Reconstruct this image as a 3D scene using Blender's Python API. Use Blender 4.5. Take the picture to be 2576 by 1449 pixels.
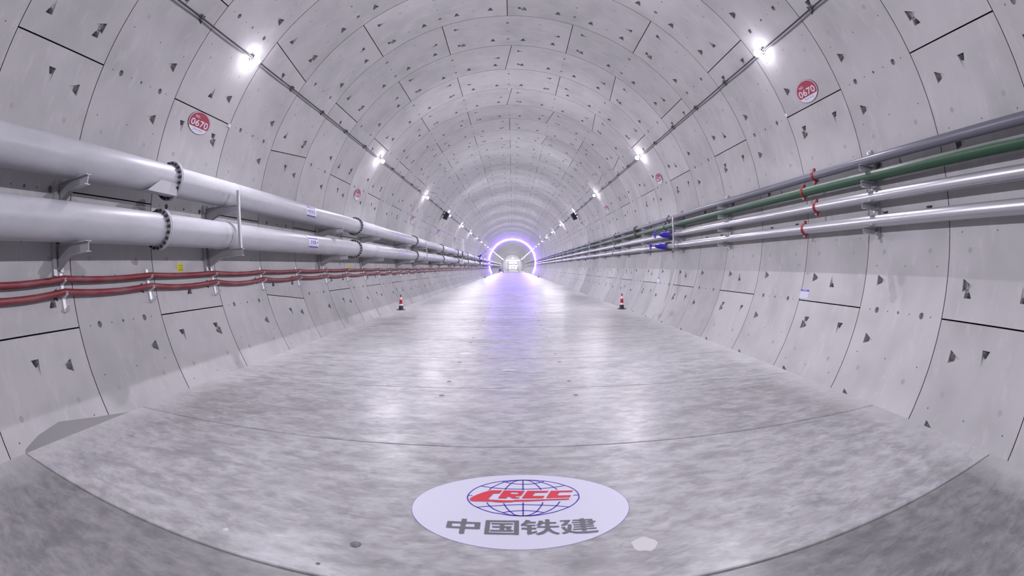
import bpy, math, random
import numpy as np
from mathutils import Matrix, Vector
from mathutils.geometry import delaunay_2d_cdt, tessellate_polygon

for _o in list(bpy.data.objects):
    bpy.data.objects.remove(_o)
scene = bpy.context.scene
COL = scene.collection
rnd = random.Random(7)
PI = math.pi
R = 6.0557          # inner radius of the lining
ZC = 2.749          # height of the tunnel axis above the roadway
Y0 = 1.833          # first ring joint ahead of the camera; rings are 2 m long
YF0 = 1.729         # first roadway slab joint
SLX0, SLX1 = -4.24, 4.16

# ------------------------------------------------------------------ camera
cam = bpy.data.cameras.new('camera')
cam_o = bpy.data.objects.new('camera', cam)
COL.objects.link(cam_o)
scene.camera = cam_o
cam.type = 'PANO'
cam.panorama_type = 'FISHEYE_LENS_POLYNOMIAL'
cam.fisheye_fov = PI
cam.sensor_fit = 'HORIZONTAL'
cam.sensor_width = 36.0
cam.sensor_height = 36.0 * 1449 / 2576
_pm = 2576 / 36.0 / 1000.0
cam.fisheye_polynomial_k0 = 0.0
cam.fisheye_polynomial_k1 = -(1 / 1.17504) * _pm
cam.fisheye_polynomial_k2 = -0.00193 * _pm ** 2
cam.fisheye_polynomial_k3 = -0.03114 * _pm ** 3
cam.fisheye_polynomial_k4 = -0.00975 * _pm ** 4
cam.shift_x = (1288 - 1265.822) / 2576
cam.shift_y = (721.659 - 724.5) / 2576
cam.clip_end = 1000
def _aim(v):
    x, y, z = v
    c, s = math.cos(-0.00703), math.sin(-0.00703)
    x, z = c * x - s * z, s * x + c * z
    c, s = math.cos(0.04257), math.sin(0.04257)
    y, z = c * y + s * z, -s * y + c * z
    c, s = math.cos(-0.02007), math.sin(-0.02007)
    x, y = c * x + s * y, -s * x + c * y
    return Vector((x, y, z))
_r, _f, _u = _aim((1, 0, 0)), _aim((0, 1, 0)), _aim((0, 0, 1))
_m = Matrix((( _r.x, _u.x, -_f.x, 0.0374), (_r.y, _u.y, -_f.y, 0.0), (_r.z, _u.z, -_f.z, 1.5208), (0, 0, 0, 1)))
cam_o.matrix_world = _m

# ------------------------------------------------------------------ world, exposure
world = bpy.data.worlds.new('world')
scene.world = world
world.use_nodes = True
world.node_tree.nodes['Background'].inputs[0].default_value = (0.5, 0.5, 0.55, 1)
world.node_tree.nodes['Background'].inputs[1].default_value = 0.05
vs = scene.view_settings
vs.view_transform = 'Standard'
vs.look = 'None'
vs.gamma = 1.0
vs.use_curve_mapping = False
vs.exposure = 0.0
LAMP_WATTS = 400.0
GLOW = 70.0
LAMP_TINT = (0.925, 0.89, 1.0)

scene.cycles.use_light_tree = True
scene.cycles.max_bounces = 6
scene.cycles.diffuse_bounces = 5
scene.cycles.glossy_bounces = 3
scene.cycles.sample_clamp_indirect = 6.0
scene.cycles.adaptive_threshold = 0.2
scene.cycles.adaptive_min_samples = 16

# ------------------------------------------------------------------ materials
def mat(name, color, rough=0.6, metal=0.0, emit=None, strength=0.0, spec=None):
    m = bpy.data.materials.new(name)
    m.use_nodes = True
    b = m.node_tree.nodes['Principled BSDF']
    b.inputs['Base Color'].default_value = (*color, 1)
    b.inputs['Roughness'].default_value = rough
    b.inputs['Metallic'].default_value = metal
    if spec is not None:
        b.inputs['Specular IOR Level'].default_value = spec
    if emit:
        b.inputs['Emission Color'].default_value = (*emit, 1)
        b.inputs['Emission Strength'].default_value = strength
    return m

class NT:
    def __init__(self, m):
        self.t = m.node_tree
        self.b = self.t.nodes['Principled BSDF']
    def n(self, kind, **kw):
        nd = self.t.nodes.new(kind)
        for k, v in kw.items():
            setattr(nd, k, v)
        return nd
    def l(self, a, b):
        self.t.links.new(a, b)
    def noise(self, vec, scale, detail=4, rough=0.55, dist=0.0):
        nd = self.n('ShaderNodeTexNoise')
        nd.inputs['Scale'].default_value = scale
        nd.inputs['Detail'].default_value = detail
        nd.inputs['Roughness'].default_value = rough
        nd.inputs['Distortion'].default_value = dist
        self.l(vec, nd.inputs['Vector'])
        return nd.outputs['Fac']
    def ramp(self, fac, stops):
        nd = self.n('ShaderNodeValToRGB')
        e = nd.color_ramp.elements
        while len(e) < len(stops):
            e.new(0.5)
        for i, (p, c) in enumerate(stops):
            e[i].position = p
            e[i].color = (*c, 1) if len(c) == 3 else c
        self.l(fac, nd.inputs['Fac'])
        return nd.outputs['Color']
    def mix(self, mode, fac, a, b):
        nd = self.n('ShaderNodeMix', data_type='RGBA', blend_type=mode)
        for s, v in ((nd.inputs[0], fac), (nd.inputs[6], a), (nd.inputs[7], b)):
            if isinstance(v, (int, float)):
                s.default_value = v
            elif isinstance(v, tuple):
                s.default_value = (*v, 1)
            else:
                self.l(v, s)
        return nd.outputs[2]
    def math(self, op, a, b=0.0, c=0.0):
        nd = self.n('ShaderNodeMath', operation=op)
        for s, v in zip(nd.inputs, (a, b, c)):
            if isinstance(v, (int, float)):
                s.default_value = v
            else:
                self.l(v, s)
        return nd.outputs[0]
    def scale(self, vec, sx, sy, sz, add=None):
        nd = self.n('ShaderNodeMapping')
        nd.inputs['Scale'].default_value = (sx, sy, sz)
        self.l(vec, nd.inputs['Vector'])
        if add is not None:
            self.l(add, nd.inputs['Location'])
        return nd.outputs[0]
    def bump(self, h, strength, dist=0.01):
        nd = self.n('ShaderNodeBump')
        nd.inputs['Strength'].default_value = strength
        nd.inputs['Distance'].default_value = dist
        self.l(h, nd.inputs['Height'])
        self.l(nd.outputs[0], self.b.inputs['Normal'])

def concrete_mat(name, base, per_object=True):
    m = mat(name, base, 0.72, spec=0.35)
    t = NT(m)
    tc = t.n('ShaderNodeTexCoord').outputs['Object']
    oi = t.n('ShaderNodeObjectInfo').outputs['Random']
    off = t.n('ShaderNodeCombineXYZ')
    t.l(t.math('MULTIPLY', oi, 37.0), off.inputs[0])
    t.l(t.math('MULTIPLY', oi, 91.0), off.inputs[1])
    v = t.scale(tc, 1, 1, 1, off.outputs[0])
    vs_ = t.scale(tc, 0.8, 2.2, 0.8, off.outputs[0])
    big = t.noise(v, 0.9, 2, 0.6, 0.0)
    mid = t.noise(vs_, 2.6, 3, 0.65, 0.3)
    c = t.ramp(big, [(0.30, tuple(x * 0.87 for x in base)), (0.52, base), (0.72, tuple(min(1, x * 1.06) for x in base))])
    smear = t.ramp(mid, [(0.56, (0, 0, 0)), (0.66, (1, 1, 1))])
    c = t.mix('MIX', t.math('MULTIPLY', smear, 0.30), c, tuple(min(1, x * 1.22) for x in base))
    stain = t.ramp(t.noise(vs_, 1.6, 3, 0.75, 0.6), [(0.60, (0, 0, 0)), (0.74, (1, 1, 1))])
    c = t.mix('MIX', t.math('MULTIPLY', stain, 0.22), c, tuple(x * 0.70 for x in base))
    if per_object:
        tone = t.math('MULTIPLY_ADD', oi, 0.16, 0.90)
        cc = t.n('ShaderNodeCombineXYZ')
        for i in range(3):
            t.l(tone, cc.inputs[i])
        c = t.mix('MULTIPLY', 1.0, c, cc.outputs[0])
    t.l(c, t.b.inputs['Base Color'])
    return m

M = {}
M['concrete'] = concrete_mat('segment_concrete', (0.45, 0.443, 0.451))
M['concrete_far'] = concrete_mat('far_concrete', (0.45, 0.443, 0.451), False)
M['plug'] = mat('grout_plug', (0.24, 0.235, 0.24), 0.8)
M['plug2'] = mat('mortar_patch', (0.345, 0.34, 0.345), 0.8)
M['bolt'] = mat('bolt_steel', (0.10, 0.10, 0.115), 0.5, 0.2)
M['joint'] = mat('joint_gasket', (0.02, 0.02, 0.022), 0.9)
M['dark'] = mat('dark_hole', (0.07, 0.07, 0.075), 0.9)

def floor_mat(name='roadway_concrete', tone=(1.0, 1.0, 1.0)):
    m = mat(name, (0.45, 0.445, 0.455), 0.4)
    t = NT(m)
    pos = t.n('ShaderNodeNewGeometry').outputs['Position']
    flat = t.scale(pos, 1, 1, 0)
    wide = t.scale(pos, 0.55, 1.5, 0)
    big = t.noise(flat, 0.33, 2, 0.55, 0.0)
    c = t.ramp(big, [(0.30, (0.28, 0.275, 0.28)), (0.45, (0.345, 0.34, 0.35)), (0.62, (0.385, 0.38, 0.39)), (0.8, (0.41, 0.405, 0.415))])
    trowel = t.noise(t.scale(pos, 0.8, 1.5, 0), 5.0, 3, 0.68, 0.3)
    c = t.mix('OVERLAY', 0.7, c, t.ramp(trowel, [(0.28, (0.28, 0.28, 0.28)), (0.5, (0.5, 0.5, 0.5)), (0.72, (0.68, 0.68, 0.69))]))
    patch = t.noise(t.scale(pos, 0.75, 1.35, 0), 2.1, 4, 0.66, 0.0)
    c = t.mix('MIX', t.math('MULTIPLY', t.ramp(patch, [(0.50, (0, 0, 0)), (0.56, (0.55, 0.55, 0.55)), (0.68, (1, 1, 1))]), 0.55), c, (0.22, 0.215, 0.22))
    scuff = t.ramp(t.noise(t.scale(pos, 0.7, 1.7, 0), 7.0, 2, 0.6, 0.5), [(0.58, (0, 0, 0)), (0.64, (1, 1, 1))])
    c = t.mix('MIX', t.math('MULTIPLY', t.math('MULTIPLY', scuff, 0.5), t.ramp(big, [(0.35, (1, 1, 1)), (0.65, (0.3, 0.3, 0.3))])), c, (0.20, 0.195, 0.20))
    pale = t.ramp(t.noise(t.scale(pos, 0.8, 1.9, 0.5), 6.0, 2, 0.6, 0.5), [(0.57, (0, 0, 0)), (0.64, (1, 1, 1))])
    c = t.mix('MIX', t.math('MULTIPLY', pale, 0.34), c, (0.47, 0.465, 0.475))
    c = t.mix('MULTIPLY', 1.0, c, tuple(0.86 * x for x in tone))
    # dry, paler dust along both kerb edges of the roadway
    sep = t.n('ShaderNodeSeparateXYZ'); t.l(pos, sep.inputs[0])
    ax = t.math('ABSOLUTE', t.math('ADD', sep.outputs[0], 0.04))
    ax = t.math('ADD', ax, t.math('MULTIPLY', t.noise(flat, 0.9, 2), 0.9))
    edge = t.ramp(t.math('MULTIPLY', ax, 0.2), [(0.80, (0, 0, 0)), (0.92, (1, 1, 1))])
    c = t.mix('MIX', t.math('MULTIPLY', edge, 0.6), c, (0.45, 0.445, 0.45))
    t.l(c, t.b.inputs['Base Color'])
    rg = t.ramp(t.noise(wide, 1.1, 2, 0.65, 0.0), [(0.32, (0.29, 0.29, 0.29)), (0.50, (0.35, 0.35, 0.35)), (0.70, (0.45, 0.45, 0.45))])
    rg = t.mix('MIX', t.math('MULTIPLY', edge, 0.7), rg, (0.6, 0.6, 0.6))
    t.l(rg, t.b.inputs['Roughness'])
    t.b.inputs['Specular IOR Level'].default_value = 0.13
    t.bump(t.noise(t.scale(pos, 1.0, 1.8, 1), 9, 1, 0.6), 0.10, 0.006)
    return m
M['floor'] = floor_mat()
M['floor_muddy'] = floor_mat('muddy_roadway_concrete', (0.58, 0.575, 0.57))   # dirtier slabs this side of the first joint
M['pipe_white'] = mat('white_pipe_paint', (0.62, 0.62, 0.66), 0.42, spec=0.35)
def paint_wear(m, base, amt):
    t = NT(m)
    tc = t.n('ShaderNodeTexCoord').outputs['Object']
    n1 = t.noise(t.scale(tc, 3, 0.9, 3), 1.2, 5, 0.6, 0.4)
    c = t.ramp(n1, [(0.35, tuple(x * (1 - amt) for x in base)), (0.6, base), (0.8, tuple(min(1, x * (1 + amt * .5)) for x in base))])
    t.l(c, t.b.inputs['Base Color'])
paint_wear(M['pipe_white'], (0.44, 0.44, 0.475), 0.12)
M['galv'] = mat('galvanised_steel', (0.52, 0.52, 0.55), 0.36, 0.75)
M['steel'] = mat('bracket_steel', (0.44, 0.44, 0.46), 0.45, 0.35)
M['zinc'] = mat('bright_zinc', (0.72, 0.72, 0.76), 0.35, 0.2)
M['greypipe'] = mat('grey_pipe', (0.14, 0.14, 0.175), 0.4, 0.1)
def green_mat():
    m = mat('green_pipe', (0.05, 0.16, 0.08), 0.45)
    t = NT(m)
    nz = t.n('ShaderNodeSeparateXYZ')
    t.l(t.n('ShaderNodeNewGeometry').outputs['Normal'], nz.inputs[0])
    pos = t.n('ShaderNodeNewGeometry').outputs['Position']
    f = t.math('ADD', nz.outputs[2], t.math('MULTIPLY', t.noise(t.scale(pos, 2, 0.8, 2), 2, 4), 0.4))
    c = t.ramp(f, [(0.45, (0.022, 0.075, 0.038)), (0.95, (0.26, 0.28, 0.27))])   # highlight painted in: pale grey where the pipe faces up
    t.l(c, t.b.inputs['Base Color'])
    return m
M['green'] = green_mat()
M['red_cable'] = mat('red_cable_sheath', (0.30, 0.035, 0.04), 0.45)
def dusty_cable():
    t = NT(M['red_cable'])
    pos = t.n('ShaderNodeNewGeometry').outputs['Position']
    c = t.ramp(t.noise(t.scale(pos, 6, 1.6, 6), 1.5, 4), [(0.42, (0.20, 0.022, 0.03)), (0.70, (0.24, 0.09, 0.10))])
    t.l(c, t.b.inputs['Base Color'])
dusty_cable()
M['clamp_red'] = mat('red_clamp', (0.26, 0.012, 0.02), 0.4)
M['clamp_dark'] = mat('dark_clamp', (0.07, 0.065, 0.065), 0.5)
M['black'] = mat('black_rubber', (0.03, 0.03, 0.035), 0.5)
M['blackcable'] = mat('black_cable', (0.035, 0.03, 0.05), 0.4)
M['greycable'] = mat('grey_cable', (0.40, 0.39, 0.42), 0.5)
M['blue'] = mat('blue_valve_paint', (0.03, 0.015, 0.42), 0.35)
M['blue_print'] = mat('blue_print', (0.045, 0.02, 0.42), 0.5)
M['pale_print'] = mat('pale_blue_print', (0.45, 0.42, 0.75), 0.6)
M['white'] = mat('white_plastic', (0.70, 0.70, 0.76), 0.35)
M['paper'] = mat('white_paper', (0.62, 0.62, 0.67), 0.6)
M['sign_red'] = mat('sign_red', (0.29, 0.014, 0.045), 0.5)
M['sign_rim'] = mat('sign_rim', (0.10, 0.012, 0.03), 0.5)
M['cone_red'] = mat('cone_red', (0.50, 0.008, 0.02), 0.5)
M['cone_black'] = mat('cone_black', (0.035, 0.033, 0.04), 0.6)
M['cone_white'] = mat('cone_reflective', (0.82, 0.82, 0.86), 0.4)
M['panel'] = mat('bright_white_panel', (0.85, 0.85, 0.88), 0.4)
M['yellow'] = mat('yellow_paper', (0.62, 0.56, 0.01), 0.6)
M['ink'] = mat('dark_red_ink', (0.11, 0.01, 0.05), 0.6)
M['logo_red'] = mat('logo_red', (0.50, 0.012, 0.035), 0.4)
M['logo_grey'] = mat('logo_grey', (0.10, 0.10, 0.115), 0.4)
M['logo_blue'] = mat('logo_blue', (0.04, 0.012, 0.30), 0.4)
M['sheet'] = mat('white_floor_sheet', (0.47, 0.47, 0.56), 0.5)
M['mortar'] = mat('pale_mortar', (0.45, 0.445, 0.45), 0.7)
M['speaker'] = mat('dark_housing', (0.05, 0.045, 0.09), 0.45)
M['bulb'] = mat('lamp_glass', (0.9, 0.9, 0.9), 0.3, emit=LAMP_TINT, strength=GLOW)
M['bulb'].cycles.emission_sampling = 'NONE'
M['led'] = mat('violet_led', (0.4, 0.3, 0.9), 0.4, emit=(0.30, 0.20, 1.0), strength=14)
M['led'].cycles.emission_sampling = 'NONE'
M['flood'] = mat('floodlight_glass', (0.9, 0.9, 0.9), 0.3, emit=(1, 1, 1), strength=9)
M['flood'].cycles.emission_sampling = 'NONE'
M['gantry'] = mat('white_gantry_paint', (0.72, 0.72, 0.74), 0.5)

# ------------------------------------------------------------------ mesh helpers
class MB:
    def __init__(self):
        self.v, self.f, self.mi, self.sm = [], [], [], []
        self.mat_i, self.smooth = 0, False
    def face(self, idx):
        self.f.append(tuple(idx)); self.mi.append(self.mat_i); self.sm.append(self.smooth)
    def add(self, pts):
        i = len(self.v); self.v.extend(tuple(map(float, p)) for p in pts); return i
    def poly(self, pts):
        i = self.add(pts); self.face(range(i, i + len(pts)))
    def ngon(self, pts2, z, lift=None):
        """concave polygon in the plane z, triangulated"""
        i = self.add([(x, y, z) for x, y in pts2])
        for t in tessellate_polygon([[Vector((x, y, 0)) for x, y in pts2]]):
            self.face([i + k for k in t])
    def box(self, x0, x1, y0, y1, z0, z1):
        i = self.add([(x, y, z) for z in (z0, z1) for y in (y0, y1) for x in (x0, x1)])
        for q in ((0, 2, 3, 1), (4, 5, 7, 6), (0, 1, 5, 4), (2, 6, 7, 3), (0, 4, 6, 2), (1, 3, 7, 5)):
            self.face([i + k for k in q])
        return self
    def prism(self, pts, axis, a, b):
        """pts: 2-D outline in the plane across axis (0 x, 1 y, 2 z), extruded from a to b"""
        def p3(p, h):
            q = list(p); q.insert(axis, h); return q
        n = len(pts)
        i = self.add([p3(p, a) for p in pts] + [p3(p, b) for p in pts])
        for k in range(n):
            self.face((i + k, i + (k + 1) % n, i + n + (k + 1) % n, i + n + k))
        self.face(range(i + n - 1, i - 1, -1)); self.face(range(i + n, i + 2 * n))
        return self
    def cyl(self, p0, p1, r0, r1=None, n=12, cap0=True, cap1=True, smooth=True):
        r1 = r0 if r1 is None else r1
        p0, p1 = Vector(p0), Vector(p1)
        d = (p1 - p0).normalized()
        a = Vector((1, 0, 0)) if abs(d.x) < 0.8 else Vector((0, 0, 1))
        u = d.cross(a).normalized(); w = d.cross(u)
        ring = lambda p, r: [p + (u * math.cos(2 * PI * k / n) + w * math.sin(2 * PI * k / n)) * r for k in range(n)]
        i = self.add(ring(p0, r0) + ring(p1, r1))
        s0 = self.smooth; self.smooth = smooth
        for k in range(n):
            self.face((i + k, i + (k + 1) % n, i + n + (k + 1) % n, i + n + k))
        self.smooth = False
        if cap0:
            j = self.add(ring(p0, r0)); self.face(range(j + n - 1, j - 1, -1))
        if cap1:
            j = self.add(ring(p1, r1)); self.face(range(j, j + n))
        self.smooth = s0
        return self
    def lathe(self, prof, n=16, axis=2, org=(0, 0, 0)):
        """prof: (radius, height) pairs around axis"""
        i = len(self.v)
        for r, h in prof:
            for k in range(n):
                a = 2 * PI * k / n
                p = [r * math.cos(a), r * math.sin(a)]; p.insert(axis, h)
                self.v.append((p[0] + org[0], p[1] + org[1], p[2] + org[2]))
        s0 = self.smooth; self.smooth = True
        for j in range(len(prof) - 1):
            for k in range(n):
                a, b = i + j * n + k, i + j * n + (k + 1) % n
                self.face((a, b, b + n, a + n))
        self.smooth = s0
        return self
    def tube(self, pts, r, n=8, closed=False, caps=True):
        pts = [Vector(p) for p in pts]
        m = len(pts); i = len(self.v)
        up = Vector((0, 0, 1))
        for k, p in enumerate(pts):
            if closed:
                d = pts[(k + 1) % m] - pts[k - 1]
            else:
                d = pts[min(k + 1, m - 1)] - pts[max(k - 1, 0)]
            d.normalize()
            a = up if abs(d.z) < 0.95 else Vector((0, 1, 0))
            u = d.cross(a).normalized(); w = u.cross(d)
            for q in range(n):
                t = 2 * PI * q / n
                self.v.append(tuple(p + (u * math.cos(t) + w * math.sin(t)) * r))
        s0 = self.smooth; self.smooth = True
        for k in range(m if closed else m - 1):
            for q in range(n):
                a, b = i + k * n + q, i + k * n + (q + 1) % n
                c = i + ((k + 1) % m) * n
                self.face((a, b, c + (q + 1) % n, c + q))
        self.smooth = s0
        if caps and not closed:
            self.face([i + q for q in range(n)]); self.face([i + (m - 1) * n + q for q in range(n - 1, -1, -1)])
        return self
    def mesh(self, name, mats):
        me = bpy.data.meshes.new(name)
        me.from_pydata(self.v, [], self.f)
        for x in (mats if isinstance(mats, (list, tuple)) else [mats]):
            me.materials.append(M[x])
        me.polygons.foreach_set('material_index', self.mi)
        me.polygons.foreach_set('use_smooth', self.sm)
        me.update()
        return me
    def build(self, name, mats, parent=None, **props):
        return link(name, self.mesh(name, mats), parent, **props)

def link(name, me, parent=None, **props):
    o = bpy.data.objects.new(name, me)
    COL.objects.link(o)
    if parent is not None:
        o.parent = parent
    for k, v in props.items():
        o[k] = v
    return o

def thing(name, label, cat, loc=(0, 0, 0), roty=0.0, rotz=0.0, group=None):
    o = bpy.data.objects.new(name, None)
    o.empty_display_size = 0.1
    COL.objects.link(o)
    o.location = loc
    o.rotation_euler = (0, roty, rotz)
    o['label'] = label; o['category'] = cat
    if group:
        o['group'] = group
    return o

def copy_tree(o, parent=None):
    c = o.copy(); COL.objects.link(c); c.parent = parent
    for ch in list(o.children):
        copy_tree(ch, c)
    return c

def place(proto, used, loc, roty=None, label=None):
    """the first call uses the prototype itself, later calls copy it with its parts"""
    o = proto if not used else copy_tree(proto)
    used.append(o)
    o.location = loc
    if roty is not None:
        o.rotation_euler = (0, roty, 0)
    if label:
        o['label'] = label
    return o

ORD = ['first', 'second', 'third', 'fourth', 'fifth', 'sixth', 'seventh', 'eighth', 'ninth', 'tenth', 'eleventh', 'twelfth',
       'thirteenth', 'fourteenth', 'fifteenth', 'sixteenth', 'seventeenth', 'eighteenth', 'nineteenth', 'twentieth']
TENS = ['', '', 'twenty', 'thirty', 'forty', 'fifty']
def nth(i):
    if i < 20:
        return ORD[i]
    t, u = divmod(i + 1, 10)
    return (TENS[t][:-1] + 'ieth') if u == 0 else TENS[t] + '-' + ORD[u - 1]

def wall_pt(ang, y, inset=0.0):
    a = math.radians(ang)
    return ((R - inset) * math.sin(a), y, ZC + (R - inset) * math.cos(a))

# ------------------------------------------------------------------ the lining: rings of ten 36-degree segments
GAP = 0.0075
SEAM = 0.010
def seg_mesh(orient, lo, hi, bolts):
    """one segment, local: axis = tunnel axis, mid-line at the top, y 0..2.  lo / hi: taper of its two seams in degrees"""
    mb = MB()
    half = math.radians(18)
    def edge(side, y):
        d = lo if side < 0 else hi
        return R * (side * half + math.radians(d) * (1 - y)) - side * SEAM      # +d at y=0, -d at y=2
    def p3(s, y, d=0.0):
        a = s / R
        return ((R + d) * math.sin(a), y, (R + d) * math.cos(a))
    ya, yb = GAP, 2 - GAP
    V, E, F = [], [], []
    def ring(pts):
        i = len(V); V.extend(Vector(p) for p in pts); F.append(list(range(i, i + len(pts)))); return len(F) - 1
    ring([(edge(-1, ya), ya), (edge(1, ya), ya), (edge(1, yb), yb), (edge(-1, yb), yb)])
    kinds = {0: ('face', None)}
    rel = lambda a: R * math.radians(a - 18)
    for a in (4.45, 13.45, 22.5, 31.5):                                       # bolt pockets along the ring joint
        s = rel(a); pts = [(s + 0.0875, 1.665), (s - 0.0875, 1.665), (s + 0.01, 1.445)]
        kinds[ring(pts)] = ('ramp', (pts, 0.07, (s, 1.60)))
    two, one = ((-1, 1) if orient == 'A' else (1, -1))
    for side, ys in ((two, (0.44, 1.54)), (one, (0.98,))):                     # bolt pockets beside the seams
        b = rel(18 + side * 15.1); tip = rel(18 + side * 13.1)
        for y in ys:
            pts = [(b, y - 0.075), (b, y + 0.075), (tip, y + 0.04)]
            if side < 0:
                pts = [(b, y + 0.075), (b, y - 0.075), (tip, y + 0.04)]
            kinds[ring(pts)] = ('slot', (pts, 0.06, (b + (tip - b) * 0.25, y + 0.01)))
    def disc(s, y, r, n=8):
        return [(s + r * math.cos(2 * PI * k / n), y + r * math.sin(2 * PI * k / n)) for k in range(n)]
    for y in (0.45, 1.54):
        p = disc(0, y, 0.05, 12); kinds[ring(p)] = ('hole', (p, 0.05))
    p = disc(0, 1.0, 0.026, 6); kinds[ring(p)] = ('hole', (p, 0.03))
    for a in (-8.9, 9.1):
        for y in (0.43, 1.56):
            kinds[ring(disc(R * math.radians(a), y, 0.042, 12))] = ('patch', None)
    dots = [(0, y) for y in (0.24, 0.73, 1.26, 1.72)] + [(R * math.radians(s * 6.77), y) for s in (-1, 1) for y in (0.25, 1.0, 1.73)]
    for s, y in dots:
        kinds[ring(disc(s, y, 0.013, 5))] = ('dot', None)
    for k in range(1, 12):
        s = R * math.radians(-18 + 3 * k)
        i = len(V); V.extend((Vector((s, ya)), Vector((s, yb)))); E.append((i, i + 1))
    ov, oe, of, _, _, ofa = delaunay_2d_cdt(V, E, F, 0, 1e-6)
    base = mb.add([p3(q.x, q.y) for q in ov])
    for tri, src in zip(of, ofa):
        if not src:
            continue
        kd = [kinds[k][0] for k in src if k]
        k = kd[0] if kd else 'face'
        if k in ('ramp', 'slot', 'hole'):
            continue
        mb.mat_i = {'face': 0, 'patch': 2, 'dot': 3}[k]
        mb.smooth = True
        a, b, c = (ov[t] for t in tri)
        if (b - a).cross(c - a) > 0:
            tri = tri[::-1]
        mb.face([base + t for t in tri])
    mb.smooth = False
    bolt_at = []
    for k, d in kinds.values():
        mb.mat_i = 0
        if k in ('ramp', 'slot'):
            (A, B, C), dp, bp = d
            mb.poly([p3(*A), p3(*B), p3(*B, dp), p3(*A, dp)])
            mb.poly([p3(*A), p3(*A, dp), p3(*C)])
            mb.poly([p3(*B), p3(*C), p3(*B, dp)])
            mb.poly([p3(*A, dp), p3(*B, dp), p3(*C)])
            mid = ((A[0] + B[0]) / 2, (A[1] + B[1]) / 2)
            surf = Vector(p3(*bp)); rad = Vector((surf.x, 0, surf.z)).normalized()
            ax = ((Vector(p3(*mid)) - surf).normalized() * 0.75 + rad).normalized()
            q = surf + rad * (0.030 if k == 'ramp' else 0.024)
            bolt_at.append((q - ax * 0.014, q + ax * 0.055, 0.043 if k == 'ramp' else 0.036))
        elif k == 'hole':
            pts, dp = d
            n = len(pts)
            for j in range(n):
                mb.poly([p3(*pts[j]), p3(*pts[(j + 1) % n]), p3(*pts[(j + 1) % n], dp), p3(*pts[j], dp)])
            mb.mat_i = 1
            mb.poly([p3(*q, dp) for q in pts])
    mb.mat_i = 3
    # the four edge faces of the segment
    n = 12
    se = lambda k, y: edge(-1, y) + (edge(1, y) - edge(-1, y)) * k / n
    for y in (ya, yb):
        for k in range(n):
            mb.poly([p3(se(k, y), y), p3(se(k + 1, y), y), p3(se(k + 1, y), y, 0.08), p3(se(k, y), y, 0.08)])
    for sd in (-1, 1):
        mb.poly([p3(edge(sd, ya), ya), p3(edge(sd, yb), yb), p3(edge(sd, yb), yb, 0.08), p3(edge(sd, ya), ya, 0.08)])
    if bolts:
        mb.mat_i = 4
        for a, b, r in bolt_at:
            mb.cyl(a, b, r, n=8, cap1=False)
    return mb, bolt_at

_seg = {}
def segment(orient, lo, hi, bolts):
    key = (orient, lo, hi, bolts)
    if key not in _seg:
        mb, at = seg_mesh(*key)
        _seg[key] = (mb, mb.mesh('lining_segment', ['concrete', 'plug', 'plug2', 'dark', 'bolt']), at)
    return _seg[key]

KEYS = {3: -36, 4: -90, 6: 18, 8: 18, 9: 36, 11: 36, 13: -72, 16: 54, 18: -18}
def ring_layout(n):
    """(centre angle, orientation, taper lo, taper hi) for each segment of ring n that stands above the roadway"""
    cs = [36 * m + 18 for m in range(-4, 4)] if n % 2 == 0 else [36 * m for m in range(-4, 5)]
    key = KEYS.get(n)
    for c in cs:
        if n == 0:
            o = 'A' if c < 0 else 'B'
        elif n == 2:
            o = 'B' if c < 0 else 'A'
        elif n in (7, 10, 13, 14, 17, 20):
            o = 'B'
        else:
            o = 'A'
        lo = hi = 0.0
        if key is not None:
            if c == key:
                lo, hi = 1.1, -1.1
            elif c == key - 36:
                hi = 1.1
            elif c == key + 36:
                lo = -1.1
        yield c - 0.25, o, lo, hi

lining = thing('wall_lining', 'pale grey ring lining of curved concrete segments with bolt pockets', 'tunnel wall', (0, 0, ZC))
lining['kind'] = 'structure'
NRING = 22
bolt_mesh = {}
def bolt_obj(r):
    if r not in bolt_mesh:
        b = MB(); b.cyl((0, 0, 0), (0, 0, 0.069), r, n=12, cap1=False)
        b.cyl((0, 0, -0.012), (0, 0, 0), r * 0.5, n=6, cap1=False)
        bolt_mesh[r] = b.mesh('bolt', 'bolt')
    return bolt_mesh[r]
for n in range(-1, NRING):
    near = n <= 2
    for c, o, lo, hi in ring_layout(n):
        mb, me, at = segment(o, lo, hi, not near)
        ob = link('lining_segment', me, lining)
        ob.location = (0, Y0 + 2 * n, 0)
        ob.rotation_euler = (0, math.radians(c), 0)
        if near and abs(c) < 130:
            for a, b, r in at:
                bo = link('bolt', bolt_obj(r), ob)
                bo.location = a
                bo.rotation_euler = (b - a).to_track_quat('Z', 'Y').to_euler()
# rings further on, pockets and all, joined
NFAR = 40
vs_l, f_l, mi_l, sm_l = [], [], [], []
cnt = 0
for n in range(NRING, NFAR):
    for c, o, lo, hi in ring_layout(n):
        mb, me, at = segment(o, 0.0, 0.0, True)
        a = math.radians(c)
        v = np.array(mb.v)
        x = v[:, 0] * math.cos(a) + v[:, 2] * math.sin(a)
        z = -v[:, 0] * math.sin(a) + v[:, 2] * math.cos(a)
        vs_l.append(np.stack([x, v[:, 1] + Y0 + 2 * n, z], 1))
        f_l.extend(tuple(cnt + i for i in f) for f in mb.f)
        mi_l.extend(mb.mi); sm_l.extend(mb.sm)
        cnt += len(v)
me = bpy.data.meshes.new('far_segments')
me.from_pydata(np.concatenate(vs_l).tolist(), [], f_l)
for k in ('concrete_far', 'plug', 'plug2', 'dark', 'bolt'):
    me.materials.append(M[k])
me.polygons.foreach_set('material_index', mi_l); me.polygons.foreach_set('use_smooth', sm_l)
fs = link('far_segments', me, lining); fs['kind'] = 'stuff'
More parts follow.
